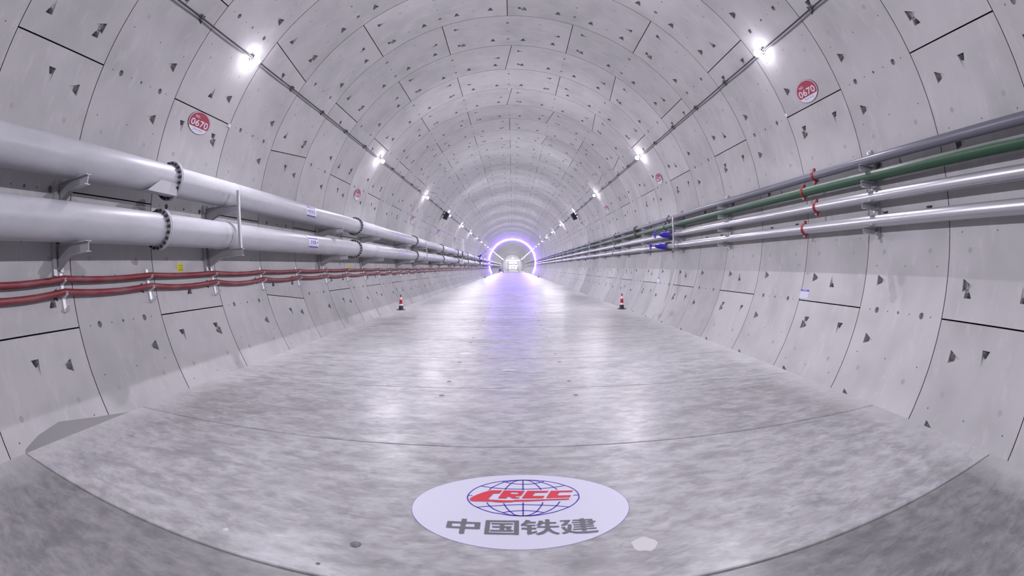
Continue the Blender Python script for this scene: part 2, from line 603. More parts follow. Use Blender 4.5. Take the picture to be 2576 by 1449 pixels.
def plain_rings(n0, n1, name):
    mb = MB(); mb.smooth = True
    NA = 60
    for n in range(n0, n1):
        ya, yb = Y0 + 2 * n + GAP, Y0 + 2 * n + 2 - GAP
        angs = [math.radians(-150 + 300 * k / NA) for k in range(NA + 1)]
        i = mb.add([((R + d) * math.sin(a), y, (R + d) * math.cos(a)) for y, d in ((ya, 0.08), (ya, 0), (yb, 0), (yb, 0.08)) for a in angs])
        m = NA + 1
        for r in range(3):
            mb.smooth = r == 1
            for k in range(NA):
                mb.face((i + r * m + k, i + r * m + k + 1, i + (r + 1) * m + k + 1, i + (r + 1) * m + k))
    o = mb.build(name, 'concrete_far', lining); o['kind'] = 'stuff'
plain_rings(NFAR, 150, 'distant_rings')
plain_rings(-12, -1, 'rings_behind')
mb = MB(); mb.smooth = True                                                # the gasket seen in the joints
NA = 72
i = mb.add([((R + 0.075) * math.sin(2 * PI * k / NA), y, (R + 0.075) * math.cos(2 * PI * k / NA)) for y in (-22.5, 302) for k in range(NA)])
for k in range(NA):
    mb.face((i + k, i + (k + 1) % NA, i + NA + (k + 1) % NA, i + NA + k))
mb.build('joint_gasket', 'joint', lining)

# ------------------------------------------------------------------ roadway slabs
road = thing('floor', 'grey concrete roadway slabs with stains and wet shine', 'floor', (0, 0, 0))
road['kind'] = 'structure'
def slab(y0, y1, holes=(), patches=(), name='floor_slab', m='floor'):
    mb = MB(); g = 0.008; ch = 0.006
    ya, yb = (0.013 if abs(y0 - YF0) < .01 else g), y1 - y0 - g
    xa, xb = SLX0, SLX1
    V = [Vector(p) for p in ((xa, ya + ch), (xb, ya + ch), (xb, yb - ch), (xa, yb - ch))]
    F = [[0, 1, 2, 3]]; kd = {0: ('top', None)}
    for lst, tag in ((holes, 'hole'), (patches, 'patch')):
        for h in lst:
            x, y, r = h
            n = 10 if tag == 'hole' else 14
            rr = [r * (1 if tag == 'hole' else 1 + 0.10 * math.sin(2.3 * k + x * 9)) for k in range(n)]
            pts = [(x + rr[k] * math.cos(2 * PI * k / n), y - y0 + rr[k] * math.sin(2 * PI * k / n)) for k in range(n)]
            i = len(V); V.extend(Vector(p) for p in pts); F.append(list(range(i, i + n))); kd[len(F) - 1] = (tag, (pts, (x, y - y0)))
    ov, oe, of, _, _, ofa = delaunay_2d_cdt(V, [], F, 1, 1e-6)
    base = mb.add([(q.x, q.y, 0) for q in ov])
    for tri, src in zip(of, ofa):
        t = [kd[k][0] for k in src if k]; t = t[0] if t else 'top'
        if t == 'hole':
            continue
        mb.mat_i = 1 if t == 'patch' else 0
        a, b, c = (ov[k] for k in tri)
        if (b - a).cross(c - a) < 0:
            tri = tri[::-1]
        mb.face([base + k for k in tri])
    for t, d in kd.values():
        mb.mat_i = 0
        if t == 'hole':
            pts, c = d; n = len(pts)
            inner = [(c[0] + (p[0] - c[0]) * 0.55, c[1] + (p[1] - c[1]) * 0.55) for p in pts]
            for k in range(n):
                a, b = pts[k], pts[(k + 1) % n]; e, f = inner[k], inner[(k + 1) % n]
                mb.poly([(*a, 0), (*b, 0), (*f, -0.05), (*e, -0.05)])
            mb.mat_i = 2
            mb.poly([(*p, -0.05) for p in inner])
    mb.mat_i = 0
    mb.poly([(xa, ya, -ch), (xb, ya, -ch), (xb, ya + ch, 0), (xa, ya + ch, 0)])
    mb.poly([(xa, yb - ch, 0), (xb, yb - ch, 0), (xb, yb, -ch), (xa, yb, -ch)])
    mb.poly([(xa, ya, -0.3), (xb, ya, -0.3), (xb, ya, -ch), (xa, ya, -ch)])
    mb.poly([(xa, yb, -ch), (xb, yb, -ch), (xb, yb, -0.3), (xa, yb, -0.3)])
    for x0, x1 in ((xa, xa + 0.3), (xb - 0.3, xb)):                            # the box unit's side walls
        mb.box(x0, x1, ya, yb, -1.9, -0.3)
    mb.poly([(xa, ya, -0.3), (xa, yb, -0.3), (xa, yb, 0), (xa, ya, 0)])
    mb.poly([(xb, ya, -0.3), (xb, yb, -0.3), (xb, yb, 0), (xb, ya, 0)])
    o = mb.build(name, [m, 'mortar', 'dark'], road)
    o.location = (0, y0, 0)
    return o
for k in range(-4, 15):
    y = YF0 + 2 * k
    holes, patches = [], []
    for x in (-0.82, 0.79):
        for dy in (0.36, 1.66):
            if k == 0:
                if x < 0 and dy < 1:
                    holes.append((x - 0.02, y + dy, 0.036))
                elif x > 0 and dy < 1:
                    patches.append((x - 0.02, y + dy + 0.03, 0.075))
                continue
            if k == 1 and dy < 1:
                continue
            if k == 3 and x < 0 and dy < 1:
                patches.append((x + 0.02, y + dy + 0.08, 0.10))
                continue
            if k < 9:
                holes.append((x, y + dy - 0.02, 0.036))
    if k == 0:
        holes.append((-0.98, 1.84, 0.014)); patches.append((-1.67, 1.95, 0.02))
    slab(y, y + 2, holes, patches, m='floor' if k >= 0 else 'floor_muddy')
far = MB()
y = YF0 + 30
while y < 300:
    far.box(SLX0, SLX1, y + 0.008, y + 1.992, -0.3, 0)
    y += 2
far.build('far_slabs', 'floor', road, kind='stuff')
sub = MB(); sub.box(SLX0, SLX1, -7, 300, -0.36, -0.32); sub.build('slab_bedding', 'dark', road)

# mortar heap lying in the gutter at the left
hp = MB(); hp.smooth = True
prof = [(1.5, -1.0, -1.2), (1.9, -0.55, -0.7), (2.14, -0.31, -0.50), (2.45, -0.25, -0.42), (2.88, -0.19, -0.36), (3.3, -0.20, -0.34), (3.6, -0.225, -0.36), (4.0, -0.29, -0.42), (4.3, -0.36, -0.52), (4.7, -0.7, -0.9), (5.0, -1.1, -1.2)]
for yy, zw, zs in prof:
    xw = -math.sqrt(R * R - (zw - ZC) ** 2) - 0.01
    row = []
    for t in range(7):
        f = t / 6
        row.append((xw + (SLX0 - xw) * f, yy, zw + (zs - zw) * f + 0.035 * math.sin(3.1 * f + yy * 3)))
    hp.add(row)
for a in range(len(prof) - 1):
    for t in range(6):
        hp.face((a * 7 + t, a * 7 + t + 1, a * 7 + 8 + t, a * 7 + 7 + t))
o = hp.build('mortar_heap', 'plug'); o['label'] = 'smooth grey mortar heap lying in the gutter below the red cables'; o['category'] = 'mortar'

# ------------------------------------------------------------------ flat lettering from the built-in font
_txt = {}
def text2d(s):
    """(points, triangles) of a string, scaled to height 1 with its left bottom at the origin"""
    if s not in _txt:
        cu = bpy.data.curves.new('lettering', 'FONT'); cu.body = s; cu.fill_mode = 'FRONT'; cu.resolution_u = 4
        ob = bpy.data.objects.new('lettering', cu); COL.objects.link(ob)
        dg = bpy.context.evaluated_depsgraph_get()
        me = ob.evaluated_get(dg).to_mesh()
        pts = [(v.co.x, v.co.y) for v in me.vertices]; tri = [tuple(p.vertices) for p in me.polygons]
        bpy.data.objects.remove(ob); bpy.data.curves.remove(cu)
        x0 = min(p[0] for p in pts); y0 = min(p[1] for p in pts); h = max(p[1] for p in pts) - y0
        pts = [((p[0] - x0) / h, (p[1] - y0) / h) for p in pts]
        _txt[s] = (pts, tri, max(p[0] for p in pts))
    return _txt[s]
def put_text(mb, s, u, v, height, width, fn, bold=0.0):
    pts, tri, w = text2d(s)
    offs = [(0, 0)] if not bold else [(-bold, 0), (bold, 0), (0, bold), (0, -bold)]
    for k, (du, dv) in enumerate(offs):
        i = mb.add([fn(u + du + p[0] / w * width, v + dv + p[1] * height, 0.0002 * k) for p in pts])
        for t in tri:
            mb.face([i + q for q in t])

def wall_thing(name, label, cat, ang, y, group=None):
    """an Empty on the lining: local z outward, y along the tunnel, x along the ring (growing angle)"""
    return thing(name, label, cat, wall_pt(ang, y), roty=math.radians(ang), group=group)

# ------------------------------------------------------------------ the two white slurry pipes on the white-pipe wall
PL = ((-5.46, 2.227, 5.5, 10.0, 'lower'), (-5.59, 3.067, 5.85, 10.1, 'upper'))
PR = 0.26
fl_mesh = MB()
fl_mesh.lathe([(0.262, -0.032), (0.335, -0.032), (0.335, -0.003), (0.325, -0.003), (0.325, 0.003), (0.335, 0.003), (0.335, 0.032), (0.262, 0.032)], 40, axis=1)
for k in range(len(fl_mesh.sm)):
    fl_mesh.sm[k] = (k // 40) in (1, 5)
fl_me = fl_mesh.mesh('flange', 'pipe_white')
gk = MB().lathe([(0.322, -0.004), (0.322, 0.004)], 40, axis=1).mesh('gasket', 'black')
def hexbolt(mb, x, z, y=-0.032):
    mb.cyl((x, y - 0.028, z), (x, y, z), 0.026, n=6, smooth=False)
    mb.cyl((x, y - 0.055, z), (x, y - 0.028, z), 0.014, n=6, smooth=False)
fb_me = (lambda b: (hexbolt(b, 0, 0), b)[1])(MB()).mesh('flange_bolt', 'black')
allb = MB()
for k in range(20):
    hexbolt(allb, 0.300 * math.cos(2 * PI * k / 20 + 0.1), 0.300 * math.sin(2 * PI * k / 20 + 0.1))
allb_me = allb.mesh('flange_bolts', 'black')
for px, pz, fy, step, which in PL:
    t = thing('slurry_pipe', '%s of the two thick white flanged pipes on the white-pipe wall brackets' % which, 'pipe', (px, 0, pz), group='white flanged pipes')
    ys = [fy + step * k for k in range(-1, 13)]
    for k, y in enumerate(ys):
        y1 = ys[k + 1] if k + 1 < len(ys) else y + 110
        sec = MB().cyl((0, y, 0), (0, y1, 0), PR, n=40, cap0=False, cap1=False).build('pipe_section', 'pipe_white', t)
        if 0 <= k < 7:
            for wy in (2.07, 5.6):
                MB().tube([(0.262 * math.cos(a * PI / 16), y + wy, 0.262 * math.sin(a * PI / 16)) for a in range(32)], 0.006, 6, closed=True).build('weld_seam', 'pipe_white', sec)
        fl = link('flange', fl_me, t); fl.location = (0, y, 0)
        link('gasket', gk, fl)
        if k in (1, 2):
            for q in range(20):
                b = link('flange_bolt', fb_me, fl)
                b.location = (0.300 * math.cos(2 * PI * q / 20 + 0.1), 0, 0.300 * math.sin(2 * PI * q / 20 + 0.1))
        else:
            link('flange_bolts', allb_me, fl, kind='stuff')
    if which == 'upper':                                                     # support plate welded under the first flange
        s = MB(); px0 = PR * math.cos(-0.4)
        s.prism([(fy - 0.50, PR * math.sin(-0.4) + 0.02), (fy - 0.05, PR * math.sin(-0.4) + 0.02), (fy - 0.05, -0.275), (fy - 0.80, -0.265)], 0, px0 + 0.004, px0 + 0.016)
        s.prism([(fy - 0.80, -0.265), (fy - 0.05, -0.275), (fy - 0.05, -0.287), (fy - 0.80, -0.277)], 0, px0 - 0.16, px0 + 0.016)
        s.build('saddle_plate', 'pipe_white', t)
    # stickers wrapped on the pipe: blue bars, an arrow and three small signs
    ly = 11.55 if which == 'upper' else 11.45
    def on_pipe(u, a, h=0.002):
        return ((PR + h) * math.cos(a), ly + u, (PR + h) * math.sin(a))
    st = MB()
    for k in range(10):
        a0, a1 = 0.62 - 1.05 * k / 10, 0.62 - 1.05 * (k + 1) / 10
        st.poly([on_pipe(-0.33, a0), on_pipe(0.33, a0), on_pipe(0.33, a1), on_pipe(-0.33, a1)])
    lab = st.build('pipe_label', 'paper', t)
    pr = MB()
    def bar(u0, u1, a0, a1):
        n = 3
        for k in range(n):
            b0, b1 = a0 + (a1 - a0) * k / n, a0 + (a1 - a0) * (k + 1) / n
            pr.poly([on_pipe(u0, b0, .004), on_pipe(u1, b0, .004), on_pipe(u1, b1, .004), on_pipe(u0, b1, .004)])
    bar(-0.30, 0.30, 0.60, 0.48); bar(-0.30, 0.30, -0.29, -0.41)
    sg = 1 if which == 'lower' else -1
    for j, g in enumerate(((0, 1, 0), (1, 0, 1), (1, 1, 0))):
        u = sg * (-0.16 + 0.13 * j)
        bar(u - 0.045, u + 0.045, 0.30, 0.26); bar(u - 0.045, u + 0.045, -0.02, -0.06)
        bar(u - 0.05, u + 0.05, 0.16, 0.12)
        if g[0]:
            bar(u - 0.045, u - 0.025, 0.28, -0.04)
        if g[1]:
            bar(u - 0.01, u + 0.012, 0.28, -0.04)
        if g[2]:
            bar(u + 0.025, u + 0.045, 0.28, -0.04)
    u = sg * 0.25
    pr.poly([on_pipe(u + sg * 0.05, 0.12, .004), on_pipe(u - sg * 0.03, 0.22, .004), on_pipe(u - sg * 0.03, 0.02, .004)])
    bar(min(u - sg * 0.07, u - sg * 0.03), max(u - sg * 0.07, u - sg * 0.03), 0.15, 0.09)
    pr.build('print', 'blue_print', lab)
    # smaller printed strips further along
    for yy, w in ((21.2, 1.2), (41.5, 1.6)):
        s2 = MB()
        for k in range(4):
            a0, a1 = 0.42 - 0.4 * k / 4, 0.42 - 0.4 * (k + 1) / 4
            s2.poly([((PR + .003) * math.cos(a0), yy, (PR + .003) * math.sin(a0)), ((PR + .003) * math.cos(a0), yy + w, (PR + .003) * math.sin(a0)),
                     ((PR + .003) * math.cos(a1), yy + w, (PR + .003) * math.sin(a1)), ((PR + .003) * math.cos(a1), yy, (PR + .003) * math.sin(a1))])
        s2.build('pipe_label', 'pale_print', t)

# brackets of the white pipes
def arm(name, parent, x_root, x_tip, ztop, root_d, tip_d, sgn, mat_='steel', w=0.05, th=0.010):
    """tapered I-beam arm: from the wall (x_root) to its tip, top edge level, in the plane y = 0"""
    mb = MB()
    zr, zt = ztop - root_d, ztop - tip_d
    xm = x_root + (x_tip - x_root) * 0.45
    mb.prism([(x_root, ztop), (x_tip, ztop), (x_tip, zt), (xm, zt - 0.02), (x_root, zr)], 1, -th / 2, th / 2)
    mb.prism([(x_root, ztop), (x_tip, ztop), (x_tip, ztop - th), (x_root, ztop - th)], 1, -w, w)
    mb.prism([(x_tip, zt), (xm, zt - 0.02), (xm, zt - 0.02 - th), (x_tip, zt - th)], 1, -w, w)
    mb.prism([(xm, zt - 0.02), (x_root, zr), (x_root, zr - th), (xm, zt - 0.02 - th)], 1, -w, w)
    return mb.build(name, mat_, parent)
def channel_up_wall(parent, z0, z1, inset, side, w=0.05, d=0.055, y_off=0.0, name='wall_channel', mat_='steel'):
    """a channel strip following the lining from height z0 to z1"""
    mb = MB(); n = 5
    pts = []
    for k in range(n + 1):
        z = z0 + (z1 - z0) * k / n
        pts.append((side * math.sqrt((R - inset) ** 2 - (z - ZC) ** 2), z))
    inn = [(x - side * d, z) for x, z in pts]
    for k in range(n):
        for y in (-w, w):
            mb.poly([(pts[k][0], y + y_off, pts[k][1]), (pts[k + 1][0], y + y_off, pts[k + 1][1]), (inn[k + 1][0], y + y_off, inn[k + 1][1]), (inn[k][0], y + y_off, inn[k][1])])
        mb.poly([(inn[k][0], -w + y_off, inn[k][1]), (inn[k + 1][0], -w + y_off, inn[k + 1][1]), (inn[k + 1][0], w + y_off, inn[k + 1][1]), (inn[k][0], w + y_off, inn[k][1])])
    for k in (0, n):
        mb.poly([(pts[k][0], -w + y_off, pts[k][1]), (inn[k][0], -w + y_off, inn[k][1]), (inn[k][0], w + y_off, inn[k][1]), (pts[k][0], w + y_off, pts[k][1])])
    return mb.build(name, mat_, parent)
def left_bracket(post):
    t = thing('pipe_bracket', 'x', 'bracket', group='wall brackets of the white pipes')
    channel_up_wall(t, 1.56, 2.86, 0.01, -1, w=0.035, y_off=-0.075)
    channel_up_wall(t, 1.60, 2.86, 0.01, -1, w=0.03, y_off=0.065)
    arm('lower_arm', t, -5.97, -4.99, 1.965, 0.36, 0.125, 1)
    arm('upper_arm', t, -6.00, -5.14, 2.805, 0.30, 0.125, 1)
    if post:
        mb = MB()
        mb.prism([(-5.02, 1.97), (-4.97, 1.97), (-5.09, 3.07), (-5.14, 3.07)], 1, -0.11, -0.05)
        mb.build('retaining_post', 'steel', t)
    return t
lb = {True: left_bracket(True), False: left_bracket(False)}; used = {True: [], False: []}
LBY = [3.55, 7.55, 13.55, 17.7, 23.6, 27.55, 33.6, 37.6, 43.6, 47.6, 53.6, 57.6, 63.6, 67.6, 73.6, 77.6]
for i, y in enumerate(LBY):
    p = i % 4 == 1
    lab = 'grey steel bracket under the white pipes, %s from the near end' % nth(i)
    if p:
        lab = 'grey steel bracket with upright front post holding the white pipes, %s of its kind' % nth(i // 4)
    place(lb[p], used[p], (0, y, 0), label=lab)

# ------------------------------------------------------------------ red cables and their hooks
def hook_proto():
    t = thing('cable_hook', 'x', 'cable hook', group='cable hooks on the white-pipe wall')
    mb = MB()
    for k in range(4):
        a, b = -100.9 - 1.3 * k, -100.9 - 1.3 * (k + 1)
        p, q, r_, s_ = wall_pt(a, 0, 0.0), wall_pt(b, 0, 0.0), wall_pt(b, 0, 0.035), wall_pt(a, 0, 0.035)
        i = mb.add([(u[0], u[1] + dy, u[2]) for dy in (-0.028, 0.028) for u in (p, q, r_, s_)])
        for f in ((0, 1, 2, 3), (7, 6, 5, 4), (3, 2, 6, 7), (0, 4, 5, 1)):
            mb.face([i + z for z in f])
    mb.build('wall_strip', 'zinc', t)
    for a in (-102.55, -104.3, -106.0):
        b = MB(); p0 = Vector(wall_pt(a, 0, 0.02)); p1 = Vector(wall_pt(a, 0, 0.17)) + Vector((0, 0, 0.035))
        d = (p1 - p0); e = Vector((0, 1, 0)) * 0.014; u = Vector((-d.z, 0, d.x)).normalized() * 0.02
        i = b.add([p + s1 * e + s2 * u for p in (p0, p1) for s1, s2 in ((-1, -1), (1, -1), (1, 1), (-1, 1))])
        for f in ((0, 1, 5, 4), (1, 2, 6, 5), (2, 3, 7, 6), (3, 0, 4, 7), (7, 6, 5, 4)):
            b.face([i + z for z in f])
        b.mat_i = 1
        b.poly([p1 + d.normalized() * 0.001 + s1 * e * 0.6 + s2 * u * 0.6 for s1, s2 in ((-1, -1), (1, -1), (1, 1), (-1, 1))])
        b.build('arm', ['zinc', 'dark'], t)
    return t
HY = [1.57] + [3.6 + 2.03 * k for k in range(40)]
hk = hook_proto(); hu = []
for i, y in enumerate(HY):
    place(hk, hu, (0, y, 0), label='zinc hook strip with three arms on the white-pipe wall, %s from the near end' % nth(i))
for which, ang, sag0 in (('upper', -101.95, 0.035), ('lower', -103.65, 0.05)):
    pts = []
    ys = [-6.5, -4.5, -2.46, -0.46] + HY + [HY[-1] + 2.03 * k for k in range(1, 60)]
    for a, b in zip(ys, ys[1:]):
        sg = sag0 * rnd.uniform(0.6, 1.6) * (0.8 if b > 5 else 1.1)
        nn = 7 if a < 40 else 3
        for k in range(nn):
            f = k / nn
            s = 4 * f * (1 - f)
            x, y, z = wall_pt(ang, a + (b - a) * f, 0.105 - 0.02 * s)
            pts.append((x, y, z - sg * s))
    t = MB().tube(pts, 0.047, 10).build('red_cable', 'red_cable')
    t['label'] = '%s of the two sagging red cables on the wall hooks' % which; t['category'] = 'cable'; t['group'] = 'red cables'

# ------------------------------------------------------------------ four thin pipes on the thin-pipe wall
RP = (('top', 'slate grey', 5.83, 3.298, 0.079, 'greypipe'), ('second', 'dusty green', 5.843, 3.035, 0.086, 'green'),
      ('third', 'galvanised', 5.82, 2.689, 0.091, 'galv'), ('lowest', 'galvanised', 5.815, 2.30, 0.098, 'galv'))
def coupling(parent, r, y, m):
    mb = MB()
    mb.lathe([(r, -0.032), (r + 0.016, -0.032), (r + 0.02, 0), (r + 0.016, 0.032), (r, 0.032)], 24, axis=1, org=(0, y, 0))
    for s in (-1, 1):
        mb.box(-0.022, 0.022, y - 0.03, y + 0.03, s * (r + 0.045) - 0.028, s * (r + 0.045) + 0.02)
    c = mb.build('coupling', m, parent)
    MB().cyl((-0.05, y, -(r + 0.05)), (0.06, y, -(r + 0.05)), 0.012, n=8).build('bolt', 'zinc', c)
for i, (pos, col, px, pz, r, m) in enumerate(RP):
    t = thing('service_pipe', '%s %s pipe of the four thin pipes along the thin-pipe wall' % (pos, col), 'pipe', (px, 0, pz), group='thin pipes on the thin-pipe wall')
    c0 = 7.2 if i % 2 == 0 else 7.65
    ys = [-7.0] + [c0 + 9.2 * k for k in range(0, 10)] + [230.0]
    for a, b in zip(ys, ys[1:]):
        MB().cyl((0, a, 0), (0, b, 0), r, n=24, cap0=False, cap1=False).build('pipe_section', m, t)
    for k, y in enumerate(ys[1:-1]):
        coupling(t, r, y, 'clamp_red' if k == 0 else 'clamp_dark')
    if i < 2:
        mb = MB().lathe([(r, -0.11), (r + 0.05, -0.11), (r + 0.05, -0.05), (r + 0.025, -0.04), (r + 0.025, 0.04), (r + 0.05, 0.05), (r + 0.05, 0.11), (r, 0.11)], 20, axis=1, org=(0, 21.1, 0))
        mb.build('flanged_joint', 'clamp_dark', t)
def right_bracket(post):
    t = thing('pipe_bracket', 'x', 'bracket', group='wall brackets of the thin pipes')
    channel_up_wall(t, 2.04, 3.5, 0.005, 1, w=0.04, d=0.05)
    for pos, col, px, pz, r, m in RP:
        zt = pz - r - 0.002
        mb = MB(); w = 0.038; th = 0.006
        tip = px - r - 0.115
        mb.prism([(5.99, zt), (tip, zt), (tip, zt - th), (5.99, zt - th)], 1, -w, w)
        mb.prism([(5.99, zt - 0.10), (tip, zt - 0.095), (tip, zt - 0.095 - th), (5.99, zt - 0.10 - th)], 1, -w, w)
        mb.prism([(5.99, zt), (tip, zt), (tip, zt - 0.095), (5.99, zt - 0.10)], 1, w - th, w)
        mb.build('arm', 'steel', t)
    for z in (3.44, 2.85, 2.47, 2.1):                                        # bright fixing bolts on the channel
        MB().box(5.90, 5.955, -0.022, 0.022, z - 0.025, z + 0.025).build('fixing_plate', 'zinc', t)
    if post:
        mb = MB(); mb.box(5.60, 5.645, -0.075, -0.025, 2.19, 3.30); mb.build('retaining_post', 'galv', t)
    return t
rb = {True: right_bracket(True), False: right_bracket(False)}; used = {True: [], False: []}
RBY = [(5.55, 0), (11.6, 0), (15.4, 1), (19.5, 0), (23.3, 0), (25.6, 0), (29.5, 0), (33.6, 1), (37.6, 0), (41.6, 0), (47.5, 0), (51.55, 1), (55.6, 0), (59.6, 0), (65.6, 0), (69.6, 1), (73.6, 0), (77.6, 0), (83.6, 0), (87.6, 1), (95.6, 0), (103.6, 0)]
n0 = n1 = 0
for y, p in RBY:
    p = bool(p)
    if p:
        lab = 'bracket with upright front post holding the four thin pipes, %s of its kind' % nth(n1); n1 += 1
    else:
        lab = 'short-armed grey bracket under the four thin pipes, %s without a post' % nth(n0); n0 += 1
    place(rb[p], used[p], (0, y, 0), label=lab)

# ------------------------------------------------------------------ blue gate valves
def valve(label, loc, r, stem, rot_y, scale=1.0, straight=True):
    """local x = stem direction away from the pipe axis; pipe runs along y"""
    t = thing('gate_valve', label, 'valve', loc, roty=rot_y)
    t.scale = (scale,) * 3
    b = MB()
    b.lathe([(r + 0.004, -0.13), (r + 0.05, -0.13), (r + 0.05, -0.09), (r + 0.02, -0.08), (r + 0.03, 0), (r + 0.02, 0.08), (r + 0.05, 0.09), (r + 0.05, 0.13), (r + 0.004, 0.13)], 20, axis=1)
    b.build('body', 'blue', t)
    for y in (-0.15, 0.15):
        MB().lathe([(r + 0.002, y - 0.02), (r + 0.06, y - 0.02), (r + 0.06, y + 0.02), (r + 0.002, y + 0.02)], 20, axis=1).build('flange', 'clamp_dark', t)
    MB().lathe([(0.0, r - 0.02), (0.15, r - 0.02), (0.15, r + 0.05), (0.125, r + 0.08), (0.11, r + 0.22), (0.075, r + 0.34), (0.04, r + 0.42), (0.0, r + 0.42)], 14, axis=0).build('bonnet', 'blue', t)
    MB().cyl((r + 0.40, 0, 0), (stem + 0.03, 0, 0), 0.016, n=8).build('stem', 'blue', t)
    w = MB()
    w.tube([(stem, 0.125 * math.cos(a * PI / 10), 0.125 * math.sin(a * PI / 10)) for a in range(20)], 0.014, 6, closed=True)
    for k in range(3):
        a = PI * k / 3 + 0.4
        w.cyl((stem, -0.125 * math.cos(a), -0.125 * math.sin(a)), (stem, 0.125 * math.cos(a), 0.125 * math.sin(a)), 0.010, n=6)
    w.build('handwheel', 'blue', t)
    return t
valve('blue gate valve with handwheel on the third thin pipe of the thin-pipe wall', (5.82, 16.05, 2.689), 0.091, 0.67, PI)
valve('blue gate valve with handwheel on the lowest thin pipe of the thin-pipe wall', (5.815, 16.55, 2.30), 0.098, 0.69, PI)
valve('large far blue valve on the upper white pipe of the white-pipe wall', (-5.59, 76.0, 3.067), 0.262, 1.35, -0.75, 1.25)
valve('large far blue valve on the lower white pipe of the white-pipe wall', (-5.46, 75.0, 2.227), 0.262, 1.35, -0.75, 1.25)

# ------------------------------------------------------------------ lamps on both walls and the cables that feed them
def lamp_proto():
    t = thing('wall_lamp', 'x', 'lamp', group='bulb lamps along the walls')
    MB().cyl((0, 0, 0.0), (0, 0, -0.03), 0.05, n=14).cyl((0, 0, -0.03), (0, 0, -0.145), 0.030, n=12).build('lamp_holder', 'white', t)
    MB().tube([(0.0, 0.10 + 0.035 * math.cos(a * PI / 6), -0.05 + 0.035 * math.sin(a * PI / 6)) for a in range(12)], 0.006, 5, closed=True).build('hanging_ring', 'white', t)
    b = MB()
    b.lathe([(0.028, -0.145), (0.052, -0.165), (0.075, -0.195), (0.080, -0.225), (0.070, -0.26), (0.047, -0.285), (0.002, -0.293)], 14, axis=2)
    b.build('bulb', 'bulb', t)
    li = bpy.data.lights.new('lamp_light', 'AREA'); li.shape = 'DISK'; li.size = 0.16; li.energy = LAMP_WATTS; li.color = LAMP_TINT
    lo_ = bpy.data.objects.new('lamp_light', li); COL.objects.link(lo_); lo_.parent = t; lo_.location = (0, 0, -0.30)
    return t
SIDE = {'left': 'white-pipe', 'right': 'thin-pipe'}
lp = lamp_proto(); lu = []
LY = [-12.6, -2.6] + [7.4 + 10 * k for k in range(26)]
for side, sa in (('left', -59.0), ('right', 58.3)):
    for k, y in enumerate(LY):
        a = sa
        if k < 2:
            lab = 'glowing bulb lamp on the %s wall, %s before the near end' % (SIDE[side], 'second' if k == 0 else 'first')
        else:
            lab = 'glowing white bulb lamp on the %s wall cable, %s from the near end' % (SIDE[side], nth(k - 2))
        place(lp, lu, wall_pt(a, y), roty=math.radians(a), label=lab)
for side, sa in (('left', -58.5), ('right', 58.05)):
    t = thing('lamp_cable', 'dark lamp cable string clipped high along the %s wall' % SIDE[side], 'cable', group='lamp cables')
    hy = [-8.75 + 2.015 * k for k in range(60)]
    blk, gry, gry2 = [], [], []
    for a, b in zip(hy, hy[1:]):
        sg = rnd.uniform(0.01, 0.04)
        for k in range(6):
            f = k / 6; s = 4 * f * (1 - f); y = a + (b - a) * f
            sd = -1 if sa < 0 else 1
            blk.append(wall_pt(sa + sd * (0.10 + sg * 2 * s), y, 0.075))
            gry.append(wall_pt(sa + sd * (0.34 + (0.05 + sg * 4) * s), y, 0.05))
    y = hy[-1]
    blk += [wall_pt(sa, y + 10 * k, 0.075) for k in range(1, 13)]
    gry += [wall_pt(sa + (0.3 if sa > 0 else -0.3), y + 10 * k, 0.05) for k in range(1, 13)]
    MB().tube(blk, 0.0155, 6).build('dark_strand', 'blackcable', t)
    MB().tube(gry, 0.010, 6).build('pale_strand', 'greycable', t)
    cl = MB()
    cl.cyl((0, 0, 0.02), (0, 0, -0.10), 0.020, n=8)
    cl.cyl((0, 0, -0.035), (0, 0, -0.065), 0.052, n=8)
    cl.box(-0.02, 0.035, -0.02, 0.02, -0.105, -0.09)
    cme = cl.mesh('cable_clip', 'bolt')
    for y in hy[5:45]:
        c = link('cable_clip', cme, t)
        c.location = wall_pt(sa, y); c.rotation_euler = (0, math.radians(sa), 0)

